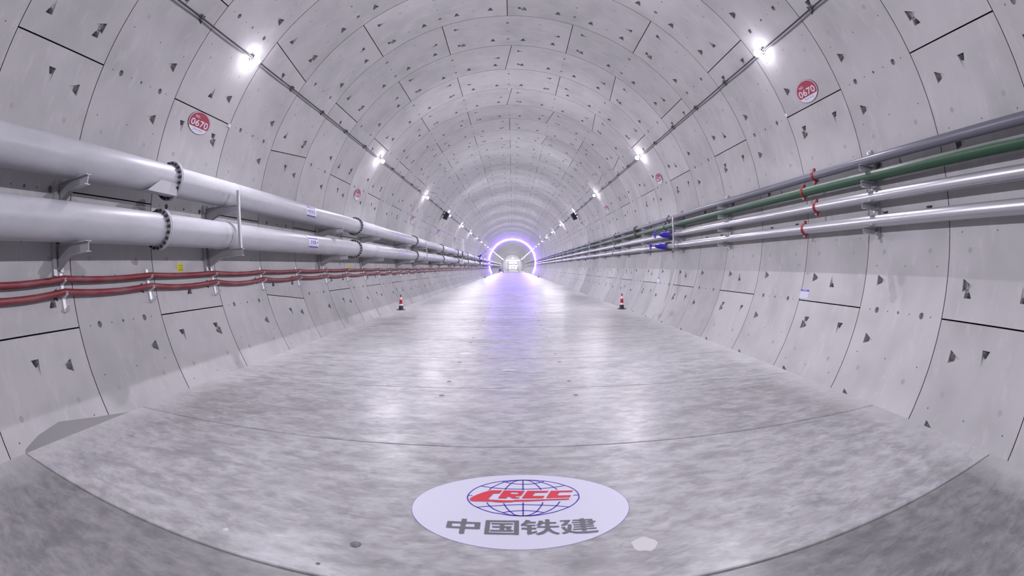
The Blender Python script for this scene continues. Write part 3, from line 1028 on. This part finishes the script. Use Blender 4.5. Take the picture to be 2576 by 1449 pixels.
# ------------------------------------------------------------------ oval ring-number signs
def oval(ru, rv, n=40, cut=None):
    p = [(ru * math.cos(2 * PI * k / n), rv * math.sin(2 * PI * k / n)) for k in range(n)]
    if cut is not None:
        p = [q for q in p if q[1] > cut * rv]
        x = ru * math.sqrt(1 - cut * cut)
        p = sorted(p, key=lambda q: math.atan2(q[1] - 0.3 * rv, q[0]) if True else 0)
        p = [(-x, cut * rv)] + [(x, cut * rv)] + sorted([q for q in p], key=lambda q: math.atan2(q[1], q[0]) if q[1] >= 0 or q[0] > 0 else math.atan2(q[1], q[0]) + 2 * PI)
    return p
def ring_sign(number, ang, y, left, label):
    t = wall_thing('ring_sign', label, 'sign', ang, y, 'ring number signs')
    sg = 1 if left else -1
    fn = lambda h: (lambda u, v, e=0.0: (sg * v, sg * u, -h - e))
    ru, rv = 0.372, 0.217
    def plate(name, pts, h, m, parent=t, thick=0.0):
        mb = MB(); f = fn(h)
        i = mb.add([f(u, v) for u, v in pts]); mb.face(range(i, i + len(pts)))
        if thick:
            f2 = fn(h - thick); j = mb.add([f2(u, v) for u, v in pts])
            for k in range(len(pts)):
                mb.face((i + k, i + (k + 1) % len(pts), j + (k + 1) % len(pts), j + k))
        return mb.build(name, m, parent)
    pl_ = plate('plate', oval(ru, rv), 0.016, 'sign_rim', thick=0.016)
    plate('white_face', oval(ru * 0.972, rv * 0.972), 0.018, 'paper')
    plate('red_field', oval(ru * 0.925, rv * 0.925, 48, -0.47), 0.020, 'sign_red')
    nm = MB()
    put_text(nm, number, -0.285, -0.068, 0.118, 0.57, fn(0.022), 0.0035)
    nm.build('numerals', 'paper', t)
    nm = MB()
    put_text(nm, 'NO.', -0.19, 0.085, 0.045, 0.15, fn(0.022), 0.0015)
    nm.build('heading', 'paper', t)
    nm = MB()
    a, b = ('S', 'N') if left else ('N', 'S')
    put_text(nm, a, -0.145, -0.155, 0.036, 0.035, fn(0.020)); put_text(nm, b, 0.11, -0.155, 0.036, 0.04, fn(0.020))
    f = fn(0.020)
    nm.poly([f(-0.055, -0.138), f(0.055, -0.138), f(0.055, -0.134), f(-0.055, -0.134)])
    nm.poly([f(-0.085, -0.136), f(-0.055, -0.147), f(-0.055, -0.125)]); nm.poly([f(0.085, -0.136), f(0.055, -0.125), f(0.055, -0.147)])
    nm.build('arrow_line', 'blue_print', t)
for k, num in enumerate(('0670', '0675', '0680', '0685', '0690')):
    y = 6.79 + 10.02 * k
    ring_sign(num, -74.4 if k < 2 else -74.0, y, True, '%s oval sign from the near end on the white-pipe wall, red and white, reading %s' % (nth(k), num))
    ring_sign(num, 69.2 if k < 2 else 68.6, y + 0.02, False, '%s oval sign from the near end on the thin-pipe wall, red and white, reading %s' % (nth(k), num))

# small white survey targets beside the seams, every fifth ring
tg = thing('survey_target', 'x', 'marker', group='white survey targets')
MB().box(-0.035, 0.035, -0.03, 0.03, -0.05, 0).build('target_plate', 'white', tg)
MB().box(-0.02, 0.02, -0.045, 0.045, -0.008, 0.0).build('foot', 'zinc', tg)
tu = []
for k in range(5):
    for nm_, a in (('white-pipe wall', -72.5), ('thin-pipe wall', 71.3), ('crown of the tunnel', -0.2)):
        if nm_ == 'crown of the tunnel' and k == 0:
            continue
        y = Y0 + 2 * (3 + 5 * k) - 0.06
        n_ = k if nm_ != 'crown of the tunnel' else k - 1
        place(tg, tu, wall_pt(a, y), roty=math.radians(a), label='tiny white survey target on the %s, %s from the near end' % (nm_, nth(n_)))

# ------------------------------------------------------------------ papers on the walls
def paper(name, label, ang, y, left, w, h, m):
    t = wall_thing(name, label, 'notice', ang, y)
    sg = 1 if left else -1
    f = lambda u, v, e=0.0: (sg * v, sg * u, -0.004 - e)
    def rect(mb, u0, u1, v0, v1, e=0.002):
        mb.poly([f(u0, v0, e), f(u1, v0, e), f(u1, v1, e), f(u0, v1, e)])
    mb = MB(); rect(mb, -w / 2, w / 2, -h / 2, h / 2, 0); mb.build('sheet', m, t)
    return t, rect
for k, (y, lab) in enumerate(((6.64, 'yellow paper note with dark marks between the red cables and lower white pipe'), (16.4, 'far yellow paper note above the red cables, smaller of two'))):
    t, rect = paper('wall_note', lab, -100.6, y, True, 0.175, 0.15, 'yellow')
    mb = MB()
    for v, marks in ((0.035, ((-0.045, -0.03), (-0.012, 0.004), (0.018, 0.038), (0.05, 0.07))), (-0.004, ((-0.03, -0.008), (0.018, 0.024), (0.04, 0.065))), (-0.045, ((-0.045, -0.02), (-0.005, 0.008), (0.02, 0.042), (0.055, 0.075)))):
        for a, b in marks:
            rect(mb, a, b, v - 0.008, v + 0.008)
    mb.build('marks', 'ink', t, kind='stuff')
for y_n, lab_n in ((7.69, 'white table notice with blue heading on the lower thin-pipe wall, the larger near one'), (17.7, 'far white table notice with blue heading low on the thin-pipe wall')):
    t, rect = paper('wall_notice', lab_n, 106.55, y_n, False, 0.31, 0.175, 'paper')
    mb = MB(); rect(mb, -0.155, 0.155, 0.055, 0.0875); mb.build('heading_band', 'blue_print', t)
    mb = MB()
    for j in range(5):
        rect(mb, -0.08 + 0.035 * j, -0.062 + 0.035 * j, 0.064, 0.079, 0.004)
    mb.build('heading_marks', 'paper', t)
    mb = MB()
    for j in range(6):
        rect(mb, -0.14, 0.14, 0.035 - 0.022 * j, 0.038 - 0.022 * j)
    for u in (-0.14, -0.06, 0.03, 0.09, 0.137):
        rect(mb, u, u + 0.003, -0.075, 0.038)
    mb.build('table_lines', 'pale_print', t)
for k, (a, y, lab) in enumerate(((-74.5, 36.3, 'small blue plate on the white-pipe wall below the dark loudspeaker'), (-74.5, 47.6, 'small blue plate on the white-pipe wall above the white antenna panel'))):
    t, rect = paper('wall_plate', lab, a, y, True, 0.5, 0.3, 'blue_print')
    mb = MB(); rect(mb, -0.16, 0.16, -0.04, 0.04); mb.build('white_strip', 'paper', t)

# ------------------------------------------------------------------ loudspeakers, antenna panel
for side, a, y, lab in (('left', -61.0, 35.6, 'dark violet loudspeaker box under the lamp cable of the white-pipe wall'), ('right', 60.4, 37.1, 'dark violet loudspeaker box under the lamp cable of the thin-pipe wall')):
    t = wall_thing('loudspeaker', lab, 'loudspeaker', a, y, 'loudspeakers')
    mb = MB(); mb.prism([(-0.30, -0.15), (0.30, -0.15), (0.26, -0.48), (-0.26, -0.48)], 1, -0.20, 0.20); mb.build('housing', 'speaker', t)
    mb = MB(); mb.prism([(-0.24, -0.19), (0.24, -0.19), (0.21, -0.44), (-0.21, -0.44)], 1, -0.215, -0.20); mb.build('grille', 'black', t)
    mb = MB(); mb.box(-0.06, 0.06, -0.05, 0.05, -0.15, 0.0).box(-0.33, 0.33, -0.02, 0.02, -0.16, -0.14); mb.build('mount', 'bolt', t)
t = thing('antenna_panel', 'tall narrow white panel standing over the upper white pipe', 'antenna', (-4.89, 46.0, 2.62))
mb = MB(); mb.prism([(-0.14, -0.05), (-0.12, -0.07), (0.12, -0.07), (0.14, -0.05), (0.14, 0.05), (-0.14, 0.05)], 2, 0.55, 1.78); mb.build('panel', 'panel', t)
mb = MB(); mb.box(-0.05, 0.05, 0.0, 0.1, 0.0, 0.56).box(-0.9, 0.03, 0.02, 0.08, 0.0, 0.06); mb.build('mast', 'bolt', t)
t = thing('junction_box', 'small white box in front of the lower white pipe below the antenna', 'box', (-4.93, 45.2, 1.90))
MB().box(-0.16, 0.2, -0.15, 0.15, 0.0, 0.42).build('case', 'white', t)
MB().box(-0.12, 0.16, -0.165, -0.15, 0.05, 0.37).build('lid', 'paper', t)
MB().box(-0.9, 0.0, -0.03, 0.03, -0.06, 0.0).build('support', 'steel', t)

# ------------------------------------------------------------------ traffic cones
def cone_proto():
    t = thing('traffic_cone', 'x', 'traffic cone', group='traffic cones along the roadway edges')
    MB().prism([(0.165 * math.cos(PI * (k + .5) / 4) * 1.05, 0.165 * math.sin(PI * (k + .5) / 4) * 1.05) for k in range(8)], 2, 0.0, 0.018).build('base', 'cone_black', t)
    H = 0.56
    rr = lambda z: 0.093 + (0.022 - 0.093) * z / H
    def band(name, z0, z1, m, e=0.0):
        MB().lathe([(rr(z0) + e, z0), (rr(z1) + e, z1)], 20).build(name, m, t)
    band('skirt', 0.018, 0.16, 'cone_black'); band('reflective_band', 0.16, 0.225, 'cone_white', 0.002)
    band('red_body', 0.225, 0.38, 'cone_red'); band('reflective_band', 0.38, 0.475, 'cone_white', 0.002)
    band('red_top', 0.475, 0.535, 'cone_red')
    MB().lathe([(rr(0.535), 0.535), (rr(H), H), (0.001, H + 0.004)], 16).build('tip', 'cone_black', t)
    return t
cp = cone_proto(); cu_ = []
for x, y, lab in ((-4.07, 16.75, 'larger near traffic cone on the roadway edge by the red cables'), (4.02, 16.6, 'larger near traffic cone on the roadway edge by the thin pipes'),
                  (-4.08, 70.0, 'small distant traffic cone before the light ring, on the red cable side'), (4.0, 70.5, 'small distant traffic cone before the light ring, on the thin pipe side'),
                  (-4.05, 123.0, 'tiny traffic cone just beyond the light ring, on the red cable side'), (4.0, 123.0, 'tiny traffic cone just beyond the light ring, on the thin pipe side')):
    place(cp, cu_, (x, y, 0), label=lab)

# ------------------------------------------------------------------ violet light ring
t = thing('light_ring', 'glowing violet light ring round the tunnel wall far ahead', 'light ring', (0, 119.5, ZC))
MB().tube([((R - 0.16) * math.sin(math.radians(a)), 0, (R - 0.16) * math.cos(math.radians(a))) for a in range(-117, 118, 3)], 0.11, 8).build('light_tube', 'led', t)
for a in range(-108, 109, 18):
    li = bpy.data.lights.new('ring_light', 'POINT'); li.shadow_soft_size = 0.1; li.energy = 900; li.color = (0.22, 0.10, 1.0)
    lo_ = bpy.data.objects.new('ring_light', li); COL.objects.link(lo_); lo_.parent = t
    lo_.location = ((R - 0.42) * math.sin(math.radians(a)), 0, (R - 0.42) * math.cos(math.radians(a)))
mb = MB()
for a in range(-114, 115, 12):
    p = Vector(((R - 0.02) * math.sin(math.radians(a)), 0, (R - 0.02) * math.cos(math.radians(a))))
    mb.cyl(p, p * ((R - 0.14) / (R - 0.02)), 0.03, n=6)
mb.build('clips', 'white', t, kind='stuff')

# ------------------------------------------------------------------ far end: cart and gantry
t = thing('service_cart', 'small dark cart with red mast standing beyond the light ring', 'cart', (-3.2, 134.0, 0))
MB().box(-0.7, 0.7, -0.5, 0.9, 0.35, 0.62).build('deck', 'bolt', t)
MB().box(-0.65, 0.0, -0.35, 0.8, 0.62, 1.1).build('load', 'speaker', t)
for x in (-0.6, 0.6):
    for y in (-0.3, 0.7):
        MB().cyl((x - 0.07, y, 0.22), (x + 0.07, y, 0.22), 0.22, n=14).build('wheel', 'black', t)
MB().box(0.32, 0.44, -0.05, 0.07, 0.62, 1.55).build('mast', 'clamp_red', t)
MB().tube([(0.38, -0.5, 0.6), (0.38, -0.75, 0.9), (0.38, -0.8, 1.0)], 0.03, 6).build('handle', 'bolt', t)
t = thing('backup_gantry', 'brilliantly lit white gantry filling the roadway at the far end', 'gantry', (0.3, 235, 0))
for s in (-1, 1):
    MB().box(s * 2.6 - 0.25, s * 2.6 + 0.25, 0, 14, 0.25, 5.6).build('side_frame', 'gantry', t)
    for y in (0.3, 5, 10):
        MB().cyl((s * 2.6 - 0.2, y + 0.35, 0.3), (s * 2.6 + 0.2, y + 0.35, 0.3), 0.3, n=12).build('wheel', 'black', t)
    MB().box(s * 1.7 - 0.8, s * 1.7 + 0.8, 0.4, 14, 3.3, 4.2).build('cabinet', 'gantry', t)
MB().box(-3.4, 4.0, -0.2, 14, 5.2, 5.6).build('deck', 'gantry', t)
MB().box(-2.4, 2.4, 0, 14, 2.9, 3.1).build('deck', 'gantry', t)
for x in (-3.3, -1.2, 1.2, 3.9):
    MB().box(x - 0.05, x + 0.05, -0.1, 0.0, 5.6, 6.7).build('rail_post', 'gantry', t)
MB().box(-3.4, 4.0, -0.1, 0.0, 6.6, 6.7).build('rail', 'gantry', t)
for x, z, w, h in ((-2.6, 5.05, 1.5, .5), (-0.9, 5.05, 1.5, .5), (0.8, 5.05, 1.5, .5), (2.6, 5.05, 1.7, .5), (-1.5, 3.75, 1.3, .8), (1.5, 3.75, 1.3, .8), (0.0, 4.0, 1.0, .7),
                   (-1.3, 2.35, 1.4, .6), (0.4, 2.35, 1.4, .6), (2.0, 2.35, 1.0, .6), (-1.4, 1.2, .9, .7), (0.1, 1.2, .9, .5), (1.5, 1.2, .9, .7), (0.0, 6.2, 1.0, .5)):
    p = MB().box(x - w / 2, x + w / 2, -0.35, -0.22, z - h / 2, z + h / 2).build('floodlight', 'gantry', t)
    g = MB(); g.poly([(x - w / 2 + .03, -0.36, z - h / 2 + .03), (x + w / 2 - .03, -0.36, z - h / 2 + .03), (x + w / 2 - .03, -0.36, z + h / 2 - .03), (x - w / 2 + .03, -0.36, z + h / 2 - .03)])
    g.build('glass', 'flood', p)
mb = MB(); mb.poly([((R + .05) * math.sin(2 * PI * k / 48), 0, (R + .05) * math.cos(2 * PI * k / 48)) for k in range(48)])  # white disc added behind the gantry to brighten the black tunnel end
o = mb.build('added_end_disc', 'gantry', kind='structure', label='pale disc added to brighten the far end of the tunnel', category='wall'); o.location = (0, 262, ZC)

# ------------------------------------------------------------------ floor emblem sheets
LOGO = {"red":[[[-0.3371,0.1],[-0.3349,0.1128],[-0.322,0.1373],[-0.2931,0.1722],[-0.2519,0.2098],[-0.2078,0.2399],[-0.1928,0.2442],[-0.1241,0.2434],[-0.1406,0.1956],[-0.1824,0.1949],[-0.2164,0.1039],[-0.1559,0.0983],[-0.1152,0.0934],[-0.0487,0.0933],[-0.0325,0.1003],[0.0722,0.0993],[0.1702,0.1014],[0.3223,0.1021],[0.3162,0.0839],[0.1855,0.086],[0.0391,0.0773],[-0.0255,0.0771],[-0.0439,0.0756],[-0.0583,0.0686],[-0.1066,0.0652],[-0.1468,0.0665],[-0.1711,0.0696],[-0.1843,0.0763],[-0.322,0.0758],[-0.3308,0.0842]],[[-0.1114,0.2423],[0.0306,0.2329],[0.0025,0.1577],[-0.0388,0.1584],[-0.0282,0.1381],[-0.006,0.1377],[-0.0119,0.1215],[-0.0528,0.1203],[-0.0817,0.155],[-0.0953,0.1222],[-0.1501,0.1235]],[[0.0482,0.2335],[0.1935,0.2262],[0.1817,0.2022],[0.0985,0.203],[0.0799,0.1534],[0.1614,0.1511],[0.1483,0.119],[0.0076,0.1229]],[[0.2087,0.2251],[0.3606,0.2181],[0.3539,0.1969],[0.2633,0.1991],[0.2457,0.1506],[0.3392,0.1493],[0.3267,0.1192],[0.1697,0.1195]]],"hole":[[-0.0597,0.2147],[-0.011,0.2122],[-0.0188,0.1841],[-0.0704,0.1876]],"lines":[[[0.0223,0.413],[-0.0505,0.408],[-0.13,0.3935],[-0.1995,0.3655],[-0.267,0.3186],[-0.3149,0.2628],[-0.3439,0.1995],[-0.353,0.1501],[-0.3514,0.1172],[-0.3462,0.0922],[-0.3318,0.0575],[-0.3098,0.024],[-0.2805,-0.0053],[-0.2374,-0.0403],[-0.1782,-0.0746],[-0.1331,-0.0872],[-0.0638,-0.111],[0.0121,-0.1193],[0.0905,-0.1149],[0.1893,-0.0848],[0.2461,-0.058],[0.3086,-0.0169],[0.3511,0.0305],[0.3806,0.0841],[0.3893,0.1196],[0.3907,0.1642],[0.3813,0.2112],[0.3561,0.2608],[0.3091,0.3094],[0.2566,0.3506],[0.1798,0.3872],[0.1009,0.406],[0.0214,0.413]],[[0.0222,0.4109],[-0.024,0.4056],[-0.077,0.3915],[-0.1138,0.3791],[-0.1549,0.3398],[-0.1914,0.2951],[-0.2151,0.2494]],[[-0.2207,0.0612],[-0.2008,0.015],[-0.1674,-0.0314],[-0.1196,-0.0703],[-0.0639,-0.1038],[0.0121,-0.1193]],[[0.0222,0.4109],[-0.0151,0.4033],[-0.0417,0.385],[-0.0697,0.3443],[-0.0951,0.2883],[-0.104,0.257]],[[-0.1112,0.0546],[-0.0977,0.0099],[-0.0735,-0.0504],[-0.0579,-0.0734],[-0.0352,-0.1064],[0.0121,-0.1193]],[[0.0214,0.413],[0.0186,0.2479]],[[0.0156,0.0639],[0.0126,-0.1193]],[[0.0213,0.4109],[0.0564,0.4035],[0.0789,0.386],[0.1039,0.352],[0.1276,0.2985],[0.1437,0.2466]],[[0.1441,0.0603],[0.133,0.0175],[0.1026,-0.0549],[0.0861,-0.0771],[0.0506,-0.1085],[0.0121,-0.1193]],[[0.0213,0.4109],[0.1006,0.3997],[0.1522,0.3701],[0.2021,0.3262],[0.2351,0.2797],[0.2536,0.243]],[[0.2561,0.0628],[0.2277,0.0042],[0.1926,-0.0405],[0.148,-0.0771],[0.0908,-0.1077],[0.0121,-0.1193]],[[-0.2734,0.3103],[-0.1963,0.2871],[-0.1016,0.2707],[0.0185,0.2634],[0.078,0.2634],[0.1466,0.2679],[0.2335,0.2818],[0.3083,0.3015]],[[-0.1246,0.3914],[-0.0944,0.375],[-0.0505,0.3543],[0.02,0.3428],[0.0634,0.3435],[0.1039,0.352],[0.1524,0.3722],[0.1726,0.3855]],[[-0.2805,-0.0053],[-0.2243,0.0074],[-0.1486,0.0196],[-0.0662,0.0304],[0.0142,0.0327],[0.1332,0.0227],[0.2278,0.0059],[0.3086,-0.0169]],[[-0.1118,-0.0734],[-0.0657,-0.057],[0.0128,-0.0483],[0.0591,-0.053],[0.1007,-0.063],[0.1432,-0.0801]],[[-0.352,0.1584],[-0.3213,0.1595]],[[0.355,0.1476],[0.3868,0.1467]]],"ch":[[[[-0.4445,-0.2012],[-0.4162,-0.2011],[-0.4124,-0.2812],[-0.4447,-0.2807]],[[-0.2772,-0.2034],[-0.2446,-0.2036],[-0.2449,-0.2855],[-0.2768,-0.2835]],[[-0.4445,-0.2012],[-0.2446,-0.2036],[-0.2447,-0.2225],[-0.4439,-0.2242]],[[-0.4441,-0.2609],[-0.2449,-0.2635],[-0.2449,-0.2855],[-0.4447,-0.2807]],[[-0.3605,-0.1644],[-0.33,-0.1661],[-0.3332,-0.3431],[-0.3618,-0.3436]]],[[[-0.2136,-0.1755],[-0.1864,-0.1765],[-0.1889,-0.3404],[-0.2156,-0.3407]],[[-0.2136,-0.1755],[-0.0141,-0.1785],[-0.0147,-0.1965],[-0.2139,-0.1939]],[[-0.0416,-0.1789],[-0.0141,-0.1785],[-0.017,-0.3478],[-0.0444,-0.3457]],[[-0.189,-0.321],[-0.0426,-0.3263],[-0.0444,-0.3439],[-0.1898,-0.3412]],[[-0.1785,-0.208],[-0.0499,-0.2112],[-0.0508,-0.227],[-0.1783,-0.2257]],[[-0.1723,-0.246],[-0.0572,-0.2485],[-0.058,-0.265],[-0.1725,-0.2637]],[[-0.1823,-0.2903],[-0.0489,-0.2941],[-0.0494,-0.3096],[-0.1827,-0.3083]],[[-0.1273,-0.219],[-0.1015,-0.2187],[-0.1019,-0.2995],[-0.127,-0.2998]],[[-0.0951,-0.276],[-0.0789,-0.265],[-0.0571,-0.2814],[-0.0732,-0.2958]]],[[[0.0273,-0.1719],[0.0546,-0.1789],[0.0491,-0.1968],[0.031,-0.222],[0.0054,-0.2487],[-0.0049,-0.2289],[0.0138,-0.2077]],[[0.0492,-0.1948],[0.0872,-0.1971],[0.0859,-0.213],[0.037,-0.2135]],[[0.0279,-0.2305],[0.0838,-0.2327],[0.0826,-0.2475],[0.0131,-0.245]],[[0.0003,-0.2659],[0.0871,-0.2689],[0.0859,-0.2869],[0.0001,-0.285]],[[0.0343,-0.2436],[0.0592,-0.2445],[0.0565,-0.3263],[0.0329,-0.3365]],[[0.0284,-0.3271],[0.0391,-0.3478],[0.0885,-0.3239],[0.0893,-0.3052],[0.0586,-0.3189],[0.0341,-0.3255]],[[0.1053,-0.1852],[0.1317,-0.1886],[0.124,-0.2221],[0.106,-0.2525],[0.0895,-0.2353],[0.101,-0.2149]],[[0.1279,-0.2045],[0.2103,-0.209],[0.2085,-0.224],[0.1259,-0.2214]],[[0.0926,-0.2526],[0.2225,-0.2547],[0.2211,-0.2713],[0.0928,-0.2681]],[[0.1455,-0.1704],[0.1705,-0.1729],[0.1658,-0.2793],[0.1684,-0.2967],[0.1404,-0.3043],[0.1399,-0.2814]],[[0.1408,-0.2815],[0.1534,-0.3089],[0.127,-0.3409],[0.0947,-0.3531],[0.0794,-0.3391],[0.1111,-0.3214],[0.1291,-0.3036]],[[0.1675,-0.2814],[0.18,-0.307],[0.1991,-0.3292],[0.2218,-0.3405],[0.2075,-0.3541],[0.1814,-0.339],[0.1552,-0.309]]],[[[0.2336,-0.19],[0.2975,-0.1888],[0.2945,-0.1979],[0.2746,-0.2379],[0.2613,-0.2543],[0.2355,-0.2558],[0.2369,-0.2454],[0.2564,-0.2242],[0.2621,-0.2055],[0.2337,-0.2041]],[[0.274,-0.2438],[0.2975,-0.243],[0.2951,-0.2831],[0.2889,-0.3131],[0.2762,-0.3344],[0.246,-0.3538],[0.23,-0.3393],[0.2524,-0.3264],[0.2684,-0.2995],[0.2755,-0.2577]],[[0.2326,-0.2711],[0.2558,-0.2713],[0.263,-0.2952],[0.271,-0.3112],[0.2623,-0.3217],[0.2468,-0.3051]],[[0.2764,-0.3326],[0.2872,-0.3205],[0.3219,-0.3338],[0.379,-0.3361],[0.4488,-0.3339],[0.4436,-0.3541],[0.376,-0.3576],[0.3102,-0.3524]],[[0.3094,-0.1893],[0.4318,-0.1914],[0.4321,-0.2067],[0.3088,-0.2034]],[[0.3023,-0.2176],[0.4483,-0.2185],[0.4462,-0.232],[0.3019,-0.2296]],[[0.3081,-0.2446],[0.431,-0.247],[0.4299,-0.2608],[0.3077,-0.2571]],[[0.3079,-0.2721],[0.4303,-0.2708],[0.4302,-0.2846],[0.3085,-0.2845]],[[0.3006,-0.2991],[0.4417,-0.2988],[0.4408,-0.3135],[0.3001,-0.3113]],[[0.355,-0.1789],[0.3817,-0.1793],[0.3783,-0.3276],[0.3525,-0.3262]],[[0.4079,-0.1931],[0.4316,-0.1922],[0.4301,-0.2589],[0.4037,-0.2572]]]]}
def emblem(label, loc, full):
    t = thing('floor_emblem', label, 'floor emblem', loc, group='floor emblems')
    e = MB(); n = 72
    pts = [(0.7015 * math.cos(2 * PI * k / n), 0.507 * math.sin(2 * PI * k / n)) for k in range(n)]
    e.poly([(x, y, 0.003) for x, y in pts])
    i = e.add([(x, y, 0.003) for x, y in pts] + [(x, y, 0.0) for x, y in pts])
    for k in range(n):
        e.face((i + k, i + (k + 1) % n, i + n + (k + 1) % n, i + n + k))
    e.build('sheet', 'sheet', t)
    rim = MB(); rim.mat_i = 0
    for k in range(n):
        a, b = pts[k], pts[(k + 1) % n]
        rim.poly([(a[0], a[1], 0.0034), (b[0], b[1], 0.0034), (b[0] * .997, b[1] * .997, 0.0034), (a[0] * .997, a[1] * .997, 0.0034)])
    rim.build('edge_line', 'logo_blue', t)
    g = MB()
    for ln in LOGO['lines']:
        w = 0.0042
        P = [Vector((x, y)) for x, y in ln]
        # smooth the traced line
        Q = []
        for k in range(len(P) - 1):
            p0, p1, p2, p3 = P[max(k - 1, 0)], P[k], P[k + 1], P[min(k + 2, len(P) - 1)]
            for s in range(4):
                u = s / 4
                Q.append(0.5 * ((2 * p1) + (p2 - p0) * u + (2 * p0 - 5 * p1 + 4 * p2 - p3) * u * u + (3 * p1 - p0 - 3 * p2 + p3) * u ** 3))
        Q.append(P[-1])
        rows = []
        for k, q in enumerate(Q):
            d = (Q[min(k + 1, len(Q) - 1)] - Q[max(k - 1, 0)])
            d = d.normalized() if d.length > 1e-9 else Vector((1, 0))
            nn = Vector((-d.y, d.x)) * w
            rows.append((q + nn, q - nn))
        i = g.add([(p.x, p.y, 0.0045) for r_ in rows for p in r_])
        for k in range(len(rows) - 1):
            g.face((i + 2 * k, i + 2 * k + 1, i + 2 * k + 3, i + 2 * k + 2))
    g.build('globe_lines', 'logo_blue', t)
    for k, p in enumerate(LOGO['red']):
        mb = MB()
        if k == 1:
            ccw = lambda w_: w_ if sum(w_[i][0] * w_[(i + 1) % len(w_)][1] - w_[i][1] * w_[(i + 1) % len(w_)][0] for i in range(len(w_))) > 0 else w_[::-1]
            V = [Vector(q) for q in ccw(p)] + [Vector(q) for q in ccw(LOGO['hole'])]
            F = [list(range(len(p))), list(range(len(p), len(V)))]
            ov, oe, of, _, _, ofa = delaunay_2d_cdt(V, [], F, 1, 1e-7)
            b = mb.add([(q.x, q.y, 0.006) for q in ov])
            for tri, src in zip(of, ofa):
                if 0 in src and 1 not in src:
                    mb.face([b + z for z in tri])
        else:
            mb.ngon(p, 0.006)
        mb.build('red_letter', 'logo_red', t)
    for c in LOGO['ch']:
        mb = MB()
        for k, q in enumerate(c):
            mb.ngon(q, 0.006 + 0.00004 * k)
        mb.build('character', 'logo_grey', t)
    return t
emblem('white oval floor emblem with blue globe and red letters, the large near one', (0.087, 2.65, 0.0), True)
emblem('far white oval floor emblem lying flat in the middle of the roadway', (-0.06, 25.0, 0.0), True)
mb = MB(); mb.box(-0.09, 0.05, -0.012, 0.02, 0, 0.012).box(0.03, 0.11, -0.02, 0.01, 0, 0.010)
o = mb.build('paper_scrap', 'paper'); o.location = (-0.02, 6.74, 0); o['label'] = 'small white scrap lying on the middle of the roadway'; o['category'] = 'scrap'

# give every copy its own mesh data (single-user meshes trace faster)
for o in list(bpy.data.objects):
    if o.type == 'MESH' and o.data.users > 1:
        o.data = o.data.copy()
